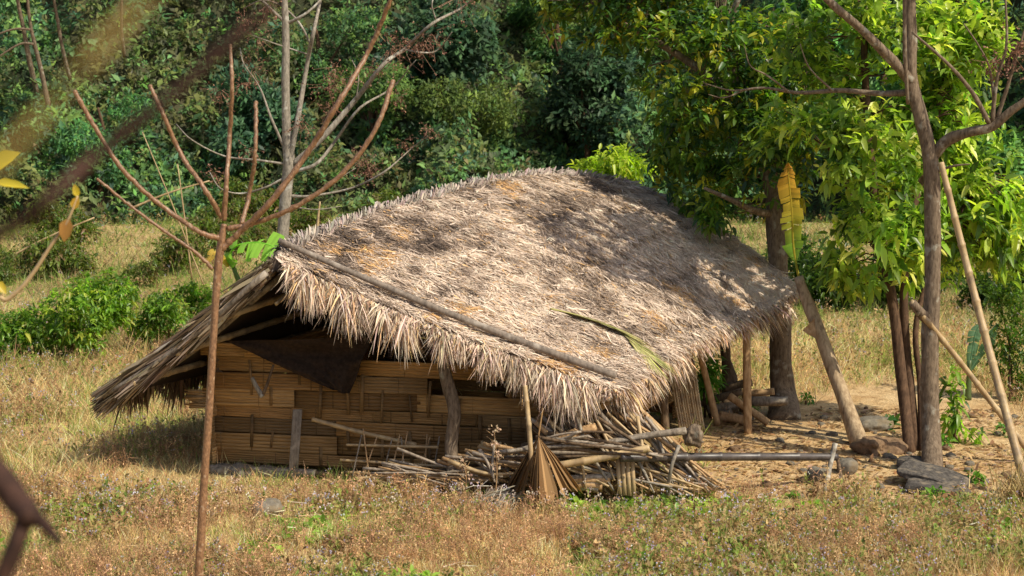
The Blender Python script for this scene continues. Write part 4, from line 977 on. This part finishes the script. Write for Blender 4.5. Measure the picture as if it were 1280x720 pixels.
# tree beside the camera whose out-of-focus limbs cross the picture
b = np.array([-1.5, 3.1, gz(-1.5, 3.1)])
nt_ = thing('near_tree', b, 'out of focus dark branches of a near tree crossing the left of the picture', 'tree')
g = Geo(); limb(g, [b, b + [.05, 0, .7], b + [.1, 0, 1.4], b + [.0, .05, 2.4], b + [-.2, 0, 3.4]], [.06, .05, .045, .035, .02], 10); g.build('trunk', M['bark_near'], nt_, True)
g = Geo(); limb(g, [b + [.1, 0, 1.35], at(-120, 365, 2.2), at(20, 280, 1.6), at(120, 195, 1.6), at(220, 115, 1.6), at(290, 50, 1.6), at(335, 8, 1.6), at(385, -50, 1.6)], [.022, .012, .0068, .0064, .006, .0054, .0036, .0015], 9); g.build('branch', M['bark_near'], nt_, True)
g = Geo(); limb(g, [b + [.05, 0, .75], at(-70, 540, 2.8), at(-10, 585, 2.7), at(25, 630, 2.65), at(40, 648, 2.6)], [.026, .023, .021, .021, .018], 9)
limb(g, [at(32, 638, 2.63), at(55, 655, 2.6), at(74, 678, 2.55)], [.014, .01, .006], 8); limb(g, [at(34, 640, 2.63), at(20, 680, 2.6), at(0, 730, 2.6), at(-20, 780, 2.6)], [.016, .015, .013, .012], 8); g.build('branch', M['bark_near'], nt_, True)
for a_, b_, w_ in [((-30, 235), (95, 95), .0065), ((85, 105), (215, -40), .0075)]:
    p, q = at(*a_, .8), at(*b_, .8)
    Geo().add(*leaves(p[None], (q - p)[None], np.array([[.25, -1, .3]]), np.linalg.norm(q - p), w_, .02, np.array([(.42, .29, .11)]))).build('dead_leaf', M['leaf'], nt_)
d = 8.6
b = np.array([at(-60, 400, d)[0] - .3, d, gz(-3.2, d)])
yt = thing('yellow_sapling', b, 'thin pale twig with a few yellow leaves at the left edge of the photo', 'sapling')
g = Geo(); limb(g, [b, b + [.05, 0, 1.2], b + [.1, 0, 2.4], b + [.08, 0, 3.6], b + [.1, 0, 4.4]], [.035, .03, .025, .018, .01], 8); g.build('trunk', M['bark_pale'], yt, True)
g = Geo(); limb(g, [b + [.1, 0, 2.3], at(-20, 392, d), at(10, 374, d), at(35, 350, d), at(65, 305, d), at(85, 275, d), at(97, 245, d)], [.014, .013, .012, .011, .009, .007, .005], 7); g.build('branch', M['bamboo'], yt, True)
YL = np.array([(.62, .46, .04), (.58, .34, .05), (.4, .2, .06), (.62, .5, .05), (.55, .45, .05), (.6, .45, .06)])
P = np.array([at(97, 247, d), at(92, 262, d), at(86, 272, d), at(-12, 212, d), at(-8, 228, d), at(-5, 352, d)]); Q = np.array([at(93, 228, d), at(98, 243, d), at(80, 300, d), at(26, 186, d), at(37, 231, d), at(8, 366, d)])
for k, w_ in enumerate([.04, .05, .075, .1, .05, .05]):
    Geo().add(*leaves(P[k:k + 1], (Q - P)[k:k + 1], np.array([[.2, -1, .5]]), np.linalg.norm(Q[k] - P[k]), w_, .1, YL[k:k + 1], .35)).build('leaf', M['leaf'], yt)
g = Geo(); limb(g, [b + [.09, 0, 3.3], at(-40, 235, d), at(-10, 220, d)], [.01, .008, .005], 6); g.build('branch', M['bamboo'], yt, True)

# dry stakes and fallen canes in the back field
for k, (x0, y0, x1, y1, dd, r, lab) in enumerate([(0, 328, 118, 272, 36, .03, 'long fallen dry cane lying across the back of the field at the left'), (160, 262, 262, 226, 40, .03, 'dry cane leaning in the undergrowth under the forest'),
                                                  (396, 292, 400, 252, 31, .03, 'short dry stake standing just behind the roof ridge'), (240, 350, 222, 205, 33, .018, 'thin upright dry cane behind the sapling branches'), (256, 360, 178, 165, 33, .016, 'thin dry cane leaning left behind the sapling')]):
    rod('dry_cane', M['bamboo'], [at(x0, y0, dd), at((x0 + x1) / 2, (y0 + y1) / 2 - 3, dd), at(x1, y1, dd)], [r, r * .6], lab, 'cane', n=6)

# ------------------------------------------------------------------ forest on the hillside
FOR = [(.075, .155, .065), (.105, .195, .065), (.15, .245, .06), (.055, .115, .06), (.21, .28, .075), (.2, .165, .08)]  # greens paled and blued, distance haze put into the leaf colour
def hill_leaves(n, per, x0, x1, s0, s1, L0, L1, pal, w, thick, seed):
    x = rng.uniform(x0, x1, n); s = s0 + (s1 - s0) * rng.random(n); y = hill_foot(x) + s; z = hz(x, y)
    cl = fbm(np.stack([x * .6, y * .6, 0 * x + seed], -1), 3)
    h = thick * np.clip((cl - .33) * 3.6, .3, 1.7) * rng.random(n) ** .4
    P = np.stack([x, y - h * .6, z + h * .85], -1)
    tone = fbm(np.stack([x * .4 + 30, y * .35, z * .35], -1), 3)
    C = palette(n, pal, w, .28) * (.65 + .8 * tone)[:, None]
    warm = smooth(.52, .66, fbm(np.stack([x * .35 + 9, y * .3, z * .3 + 50], -1), 3))[:, None] * (rng.random((n, 1)) < .7)
    C = C * (1 - .6 * warm) + .6 * warm * np.array([.12, .085, .035]) * (.6 + rng.random((n, 1)) * .8)
    k = n * per; Pl = np.repeat(P, per, 0); O = nrm(rdir(n) * .8 + [0, -.6, .5]); Ok = np.repeat(O, per, 0)
    sz = np.repeat(.6 + .9 * rng.random(n) ** 2, per); D = nrm(Ok * .55 + rdir(k) + [0, 0, -.12]); N = nrm(Ok * .6 + rdir(k) * .4 + [0, -.2, .5])
    Ls = (L0 + (L1 - L0) * rng.random(k)) * sz
    return quickleaves(Pl + rdir(k) * .1 * sz[:, None], D, N, Ls, Ls * (.36 + .16 * rng.random(k)), np.clip(np.repeat(C, per, 0) * (1 + rng.normal(size=(k, 1)) * .15), .004, .5))
g = Geo(); g.add(*hill_leaves(58000, 8, -24, 26, -.8, 18, .12, .26, FOR, [3, 4, 3, 2, 1.2, .4], 1.9, 3))
tag(g.build('undergrowth', M['farleaf']), 'tangled dark green undergrowth covering the forested hillside', 'undergrowth', kind='stuff')

# tree crowns on the hill: six shapes, each tree its own object
def forest_proto(k):
    r = np.random.default_rng(100 + k)
    ells = []; H = 2.4 + r.random() * 1.6
    for q in range(6): ells.append((np.array([r.normal() * .8, r.normal() * .8, H * (.45 + .6 * r.random())]), np.array([.6 + .5 * r.random(), .6 + .5 * r.random(), .45 + .4 * r.random()])))
    pal = [[(.06, .14, .055), (.085, .18, .055), (.12, .22, .055)], [(.055, .125, .062), (.08, .16, .07), (.05, .105, .055)], [(.12, .21, .05), (.17, .27, .055), (.09, .17, .05)]][k % 3]  # bluish lift in these greens stands in for haze over the hill
    n = 700; per = 8; CC = []
    for c, rr in ells:
        dd = rdir(n // 6); CC.append(c + dd * rr * ((.35 + .65 * rng.random((n // 6, 1)) ** .6)))
    CC = np.concatenate(CC); P = np.repeat(CC, per, 0); m = len(P); O = np.repeat(nrm(CC - [0, 0, H * .7]), per, 0)
    D = nrm(O * .5 + rdir(m) + [0, 0, -.25]); Ls = (.16 if k % 2 else .24) * (.6 + .7 * rng.random(m)); cc = np.repeat(palette(len(CC), pal, None, .25), per, 0) * (1 + rng.normal(size=(m, 1)) * .15)
    g = Geo().add(*quickleaves(P + rdir(m) * .14, D, nrm(O * .5 + rdir(m) * .5 + [0, 0, .8]), Ls, Ls * .42, np.clip(cc, .004, .5)))
    t = Geo(); limb(t, [np.array([0, 0, -.5]), np.array([.08, 0, H * .35]), np.array([.0, .1, H * .75]), np.array([.1, 0, H])], [.13, .1, .07, .03], 7)
    for c, rr in ells: limb(t, [np.array([.05, 0, H * .35]), (c + [0, 0, H * .4]) / 2, c], [.05, .035, .015], 5, .1, 3)
    return g, t
KINDS = ['dense dark green tree in the forest on the hillside', 'bluish green tree in the forest on the hillside', 'lighter yellow green tree in the forest on the hillside']
fp = {}
sites = []
for row, (s0, nrow) in enumerate([(1.0, 13), (3.4, 13), (6.2, 12), (9.5, 11)]):
    for k in range(nrow):
        x = -21 + (k + .5 * (row % 2)) * 43 / nrow + rng.normal() * .8; sites.append((x, s0 + rng.normal() * .7))
for i, (x, s) in enumerate(sites):
    k = int(rng.integers(6)) if i >= 6 else i; 
    if x < -7.5 and s < 5 and i >= 6 and rng.random() < .6: continue
    y = float(hill_foot(x)) + s; z = float(hz(np.array([x]), np.array([y]))[0]); sc = .75 + .55 * rng.random()
    if k not in fp:
        g, t = forest_proto(k); root = thing('forest_tree', (0, 0, 0), KINDS[k % 3], 'tree', KINDS[k % 3].replace('tree in', 'trees in'))
        a = g.build('crown', M['farleaf'], root); c = t.build('trunk', M['bark_dark'], root); fp[k] = (root, a, c)
    else:
        root, a, c = (o.copy() for o in fp[k]); a.parent = root; c.parent = root
        for o in (root, a, c): COL.objects.link(o)
    root.location = (x, y, z - .2); root.rotation_euler = (0, 0, rng.random() * 6.28); root.scale = (sc, sc, sc * (.85 + .3 * rng.random()))

# slender pale trunks on the hill at the top left
for k, (pts, r, lab) in enumerate([([(38, 82), (30, 40), (20, -10), (14, -60)], .07, 'leftmost slender pale trunk at the top left of the hillside'), ([(68, 165), (52, 90), (38, 30), (30, -40)], .075, 'long leaning slender trunk at the top left of the hillside'),
                                   ([(78, 60), (71, 20), (64, -20), (58, -60)], .05, 'short pale trunk right of the leaning trunk on the hillside'), ([(152, 40), (152, 0), (150, -50)], .045, 'thin grey trunk half hidden in leaves at the top left')]):
    dd = 45.; P = [at(x, y, dd - .3 * j) for j, (x, y) in enumerate(pts)]
    t = thing('slender_tree', P[0], lab, 'tree')
    g = Geo(); limb(g, [P[0] + (P[0] - P[-1]) * .35 + [0, .25, 0]] + P + [P[-1] + (P[-1] - P[0]) * .6], [r, r, r * .8, r * .6, r * .4, r * .2], 7); g.build('trunk', M['bark'], t, True)
    if k == 1:
        for pp in ([(38, 37), (20, 36), (0, 42), (-20, 52)], [(42, 55), (25, 55), (0, 70), (-20, 85)]):
            g = Geo(); limb(g, [at(x, y, dd - .6) for x, y in pp], [.04, .03, .025, .015], 6); g.build('branch', M['bark'], t, True)
    top = P[-1] + (P[-1] - P[0]) * .6; g, _ = crown([(top, np.array([1., 1., .8]))], 90, 7, .22, .4, FOR[:5], None, .4, .3); g.build('crown', M['farleaf'], t)

# shrubs at the back of the right-hand grass
for k, (x, y, rx, rz) in enumerate([(1035, 345, .8, .7), (1090, 370, .6, .4), (1180, 360, .8, .6), (1240, 375, .7, .6), (1300, 360, .9, .8), (990, 330, .7, .7), (1140, 330, .8, .7)]):
    dd = 33 + (k % 3) * 1.2; c = at(x, y, dd); b = np.array([c[0], dd, gz(c[0], dd)])
    shrub('thicket_shrub', b, [(c, np.array([rx, .6, rz])), (c * [1, 1, .5] + [rng.normal() * .3, 0, .2], np.array([rx * .8, .6, rz * .7]))], 330, 8, .14, .4, [(.05, .1, .016), (.08, .14, .02), (.03, .06, .016)], [3, 3, 2], 'green shrub at the back of the dry grass behind the yard', 'shrub', 'shrubs behind the yard', thr=.34)
# haystack-like brown mound at the far right
c = at(1262, 150, 27.); b = np.array([c[0], 27., gz(c[0], 27.)])

# ------------------------------------------------------------------ grass
HUTP = np.array([W0[:2] + [-.2, .1], W1[:2] + [.2, -.75], W2[:2] + [.6, 0], W3[:2]])
def field_pts(n, d0, d1, grow=1.36):
    n = int(n * 1.2)
    u = rng.random(n); d = 1 / (1 / d0 + (1 / d1 - 1 / d0) * u); x = (rng.random(n) * 2 - 1) * (.297 * d * grow + .6)
    keep = ~inpoly(x, d, HUTP) & (rng.random(n) > yard_mask(x, d) * 1.02) & (d < hill_foot(x) + 1.)
    return x[keep], d[keep]
DRY = [(.85, .61, .29), (.78, .53, .24), (.64, .4, .19), (.45, .26, .13), (.88, .71, .4)]
GRN = [(.31, .38, .08), (.42, .46, .11), (.22, .29, .07)]
def grassmesh(x, y, hmin, hmax, wk, seed, greenness=0., lean=.55, tint=(1, 1, 1)):
    n = len(x); P = np.stack([x, y, tz(x, y) - .02], -1)
    pt = fbm(np.stack([x * .55, y * .55, 0 * x + seed], -1), 4); pg = fbm(np.stack([x * .8 + 20, y * .8, 0 * x + seed], -1), 3)
    gr = rng.random(n) < np.clip((pg - .5) * 2.6 + .24 + greenness, .03, .9)
    C = palette(n, DRY, [3, 3, 2.4, 1.6, 2], .22)
    red = smooth(.48, .62, pt)[:, None]; C = C * (1 - .4 * red) + .4 * red * np.array([.3, .175, .095])
    C[gr] = palette(int(gr.sum()), GRN, None, .22)
    D = nrm(rdir(n) * lean + [0, 0, 1.]); S = nrm(np.cross(D, rdir(n)))
    H = (hmin + (hmax - hmin) * rng.random(n) ** 1.5) * (.3 + 1.5 * pt ** 1.5 + .5 * (fbm(np.stack([x * 2.6, y * 2.6, 0 * x], -1), 2) > .58))
    H = H * (1 - .42 * smooth(17.2, 18.5, y) * smooth(20.8, 20.0, y) * smooth(4.6, 3.6, np.abs(x + .6)))
    W_ = wk * y / 18. * (.6 + .8 * rng.random(n))
    B = nrm(rdir(n) * [1, 1, .3] - [0, 0, .25]) * (H * .55 * rng.random(n))[:, None]
    return blades(P, D, S, H, W_, B, np.clip(C * tint, .01, .75), (1, .75, .15))
x, y = field_pts(120000, 14.6, 19.3); g = Geo().add(*grassmesh(x, y, .05, .23, .0075, 1, -.06))
tag(g.build('dry_grass', M['grass']), 'dry straw coloured grass and weeds in the foreground before the hut', 'grass', kind='stuff')
x, y = field_pts(120000, 19.3, 31); k = rng.random(len(x)) < 1; g = Geo().add(*grassmesh(x, y, .08, .4, .0075, 1, .02, .7))
tag(g.build('field_grass', M['grass']), 'dry grass of the field beside and behind the hut', 'grass', kind='stuff')
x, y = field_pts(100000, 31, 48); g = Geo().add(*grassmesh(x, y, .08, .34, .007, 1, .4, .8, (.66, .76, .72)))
tag(g.build('meadow_grass', M['grass']), 'greener grass and weeds of the back field below the forest', 'grass', kind='stuff')
# flowering weeds: thin stems, small leaves, tiny lilac flower heads
def weeds(n, d0, d1, hmin, hmax, nl=7, nf=4):
    x, y = field_pts(n, d0, d1); m = fbm(np.stack([x * .7 + 3, y * .7, 0 * x], -1), 3) > .42; x, y = x[m], y[m]; n = len(x)
    P = np.stack([x, y, tz(x, y)], -1); H = hmin + (hmax - hmin) * rng.random(n); D = nrm(rdir(n) * .3 + [0, 0, 1.])
    g = Geo().add(*blades(P, D, nrm(np.cross(D, rdir(n))), H, .006, rdir(n) * .04, palette(n, [(.36, .23, .12), (.32, .28, .1), (.42, .3, .15)])))
    q = np.repeat(np.arange(n), nl); t = .25 + .7 * rng.random(len(q)); b = P[q] + D[q] * (H[q] * t)[:, None]; dd = nrm(rdir(len(q)) + [0, 0, .3]); Ls = .03 + .05 * rng.random(len(q))
    base = palette(n, [(.2, .26, .06), (.3, .33, .09), (.45, .32, .15), (.34, .2, .1)], [2, 2, 4, 2])
    g.add(*quickleaves(b, dd, nrm(rdir(len(q)) * .5 + [0, 0, 1]), Ls, Ls * .5, base[q] * (1 + rng.normal(size=(len(q), 1)) * .15).clip(.4, 1.6)))
    fl = rng.random(n) < .26; q = np.repeat(np.arange(n)[fl], nf); b = P[q] + D[q] * H[q][:, None] + rdir(len(q)) * .035; k = len(q)
    fc = palette(n, [(.5, .45, .56), (.6, .55, .5), (.5, .38, .24), (.45, .38, .54)], [3, 2, 3, 2])[q]
    for _ in range(2): dd = rdir(k); g.add(*quickleaves(b - dd * .01, dd, rdir(k), .02, .018, fc))
    return g
tag(weeds(10000, 14.8, 19.2, .1, .25).build('flowering_weeds', M['grass']), 'small weeds with tiny lilac flower heads among the foreground grass', 'weeds', kind='stuff')
tag(weeds(13000, 20.5, 46, .14, .42, 8, 5).build('flowering_weeds', M['grass']), 'taller flowering weeds across the field beyond the hut', 'weeds', kind='stuff')

# leaf litter on the bare yard
n = 9000; x = rng.uniform(1.5, 7, n); y = rng.uniform(18.3, 24, n); m = (yard_mask(x, y) > .35) & (fbm(np.stack([x * .9, y * .9, 0 * x + 8], -1), 3) + .25 * smooth(22.2, 19.5, y) > .5); x, y = x[m], y[m]; n = len(x)
P = np.stack([x, y, tz(x, y) + .006], -1); D = nrm(rdir(n) * [1, 1, .15]); Ls = .04 + .1 * rng.random(n) ** 2
tag(Geo().add(*leaves(P, D, nrm(rdir(n) * .35 + [0, 0, 1]), Ls, Ls * .4, -.1, palette(n, [(.36, .22, .1), (.5, .36, .18), (.24, .14, .07), (.42, .3, .2)]))).build('leaf_litter', M['grass']), 'dry fallen leaves scattered over the bare yard', 'leaf litter', kind='stuff')

pr = None
for k in range(34):
    x = rng.uniform(-13.5, -1.5) if k < 22 else rng.uniform(6, 13); y = rng.uniform(33, 46); z = gz(x, y); sc = .6 + .7 * rng.random()
    if pr is None:
        root = thing('low_bush', (0, 0, 0), 'low brownish green bush in the weedy back field below the forest', 'bush', 'low bushes in the back field')
        g, _ = crown([(np.array([0, 0, .35]), np.array([.7, .6, .4])), (np.array([.4, .1, .55]), np.array([.4, .4, .35])), (np.array([-.4, 0, .3]), np.array([.45, .4, .3]))], 260, 8, .12, .4, [(.12, .17, .03), (.18, .21, .05), (.2, .15, .07), (.08, .12, .03)], [3, 2, 2, 2], .4, .3, 1.6, .2, 4)
        pr = (root, g.build('foliage', M['leaf'], root), Geo().add(*tube([np.zeros(3), np.array([.05, 0, .4])], [.03, .015], 5)[:2]).build('stem', M['bark_dark'], root))
    else:
        root, a, c = (o.copy() for o in pr); a.parent = root; c.parent = root
        for o in (root, a, c): COL.objects.link(o)
    root.location = (x, y, z - .03); root.rotation_euler = (0, 0, rng.random() * 6.28); root.scale = (sc, sc, sc * (.7 + .5 * rng.random()))
def deadweeds(n, d0, d1):
    x, y = field_pts(n, d0, d1); m = fbm(np.stack([x * .9 + 60, y * .9, 0 * x], -1), 3) > .53; x, y = x[m], y[m]; n = len(x)
    k = (y < 18.9) | (y > 20.5) | (x < -4.6); x, y = x[k], y[k]; n = len(x); P = np.stack([x, y, tz(x, y)], -1); H = .12 + .22 * rng.random(n); D = nrm(rdir(n) * .35 + [0, 0, 1.]); pal = [(.42, .24, .12), (.5, .3, .16), (.3, .17, .1), (.6, .4, .22)]
    g = Geo().add(*blades(P, D, nrm(np.cross(D, rdir(n))), H, .007, rdir(n) * .04, palette(n, pal)))
    q = np.repeat(np.arange(n), 9); t = .3 + .7 * rng.random(len(q)); b = P[q] + D[q] * (H[q] * t)[:, None]; dd = nrm(rdir(len(q)) + [0, 0, .5]); c = palette(n, pal)[q] * (1 + rng.normal(size=(len(q), 1)) * .2).clip(.4, 1.6)
    g.add(*blades(b, dd, nrm(np.cross(dd, rdir(len(q)))), .05 + .1 * rng.random(len(q)), .005, rdir(len(q)) * .02, c))
    tip = b + dd * .09; g.add(*quickleaves(tip, rdir(len(q)), rdir(len(q)), .022, .016, c * 1.25))
    return g
tag(deadweeds(15000, 14.8, 30).build('dead_weeds', M['grass']), 'brown dried branching weeds in patches through the foreground grass', 'weeds', kind='stuff')
# a few tall dry seed stalks before the wall
for (x, y, h, k) in [(577, 632, .5, 0), (618, 632, .85, 1), (300, 640, .4, 3)]:
    b = gp(x, y); t = thing('seed_stalk', b, 'thin dry seed stalk standing in the grass before the hut wall', 'stalk', 'dry seed stalks')
    g = Geo(); top = b + [rng.normal() * .05, -.05, h]; P = catmull([b, (b + top) / 2 + [.03, 0, 0], top], 6); g.add(*tube(P, [.008, .004], 5)[:2])
    for q in range(6): p0 = P[6 + q]; g.add(*tube([p0, p0 + rdir(1)[0] * [.1, .06, 0] + [0, 0, .08]], [.004, .002], 4)[:2])
    g.build('stem', M['wood'], t)
    for q in range(4): pods(P[-1 - q * 2] + rdir(1)[0] * .05, 7, (.022, .022, .018), None, t, ((.4, .28, .18), (.5, .36, .25)))

# taller weeds with pale heads along the wall foot, and broad green weeds in the foreground
x = rng.uniform(-4.6, 3., 230); y = rng.uniform(17.7, 18.5, 230); n = len(x); P = np.stack([x, y, tz(x, y)], -1); H = .1 + .26 * rng.random(n) ** 2; D = nrm(rdir(n) * .25 + [0, 0, 1.])
g = Geo().add(*blades(P, D, nrm(np.cross(D, rdir(n))), H, .008, rdir(n) * .05, palette(n, [(.5, .33, .17), (.4, .32, .12), (.55, .4, .22)])))
q = np.repeat(np.arange(n), 6); b = P[q] + D[q] * H[q][:, None] + rdir(len(q)) * .035; k = len(q); fc = palette(n, [(.62, .5, .45), (.6, .56, .66), (.55, .4, .28), (.68, .58, .5)])[q]
for _ in range(2): dd = rdir(k); g.add(*quickleaves(b - dd * .012, dd, rdir(k), .024, .02, fc))
q = np.repeat(np.arange(n), 5); t = .1 + .6 * rng.random(len(q)); b = P[q] + D[q] * (H[q] * t)[:, None]; dd = nrm(rdir(len(q)) + [0, 0, .3])
g.add(*quickleaves(b, dd, nrm(rdir(len(q)) * .5 + [0, 0, 1]), .06, .03, palette(len(q), [(.25, .36, .07), (.4, .4, .12), (.5, .34, .16)])))
tag(g.build('seed_weeds', M['grass']), 'taller weeds with pale seed heads along the foot of the hut wall', 'weeds', kind='stuff')
x, y = field_pts(2600, 14.8, 19.); m = fbm(np.stack([x * 1.1 + 31, y * 1.1, 0 * x], -1), 3) > .56; x, y = x[m], y[m]; n = len(x)
q = np.repeat(np.arange(n), 9); P = np.stack([x, y, tz(x, y) + .02], -1); D = nrm(rdir(len(q)) * [1, 1, .4] + [0, 0, .45]); Ls = .06 + .09 * rng.random(len(q))
tag(Geo().add(*leaves(P[q] + rdir(len(q)) * .03, D, nrm(rdir(len(q)) * .4 + [0, 0, 1]), Ls, Ls * .42, .25, palette(n, [(.25, .4, .06), (.36, .48, .09), (.18, .3, .05)])[q])).build('green_weeds', M['leaf']), 'patches of low broad leaved green weeds in the foreground grass', 'weeds', kind='stuff')

# fallen pale stalks lying in the grass
n = 260; x = (rng.random(n) * 2 - 1) * 6; y = rng.uniform(15, 18.6, n); a = rng.random(n) * 6.28; P = np.stack([x, y, tz(x, y) + .05 + .06 * rng.random(n)], -1); D = np.stack([np.cos(a), np.sin(a) * .8, rng.normal(size=n) * .12], -1)
tag(Geo().add(*blades(P, nrm(D), nrm(np.cross(D, rdir(n))), .12 + .3 * rng.random(n) ** 2, .011, rdir(n) * .03, palette(n, [(.8, .62, .4), (.7, .5, .28), (.85, .7, .5)]))).build('fallen_stalks', M['grass']), 'pale broken stalks lying in the foreground grass', 'straw', kind='stuff')
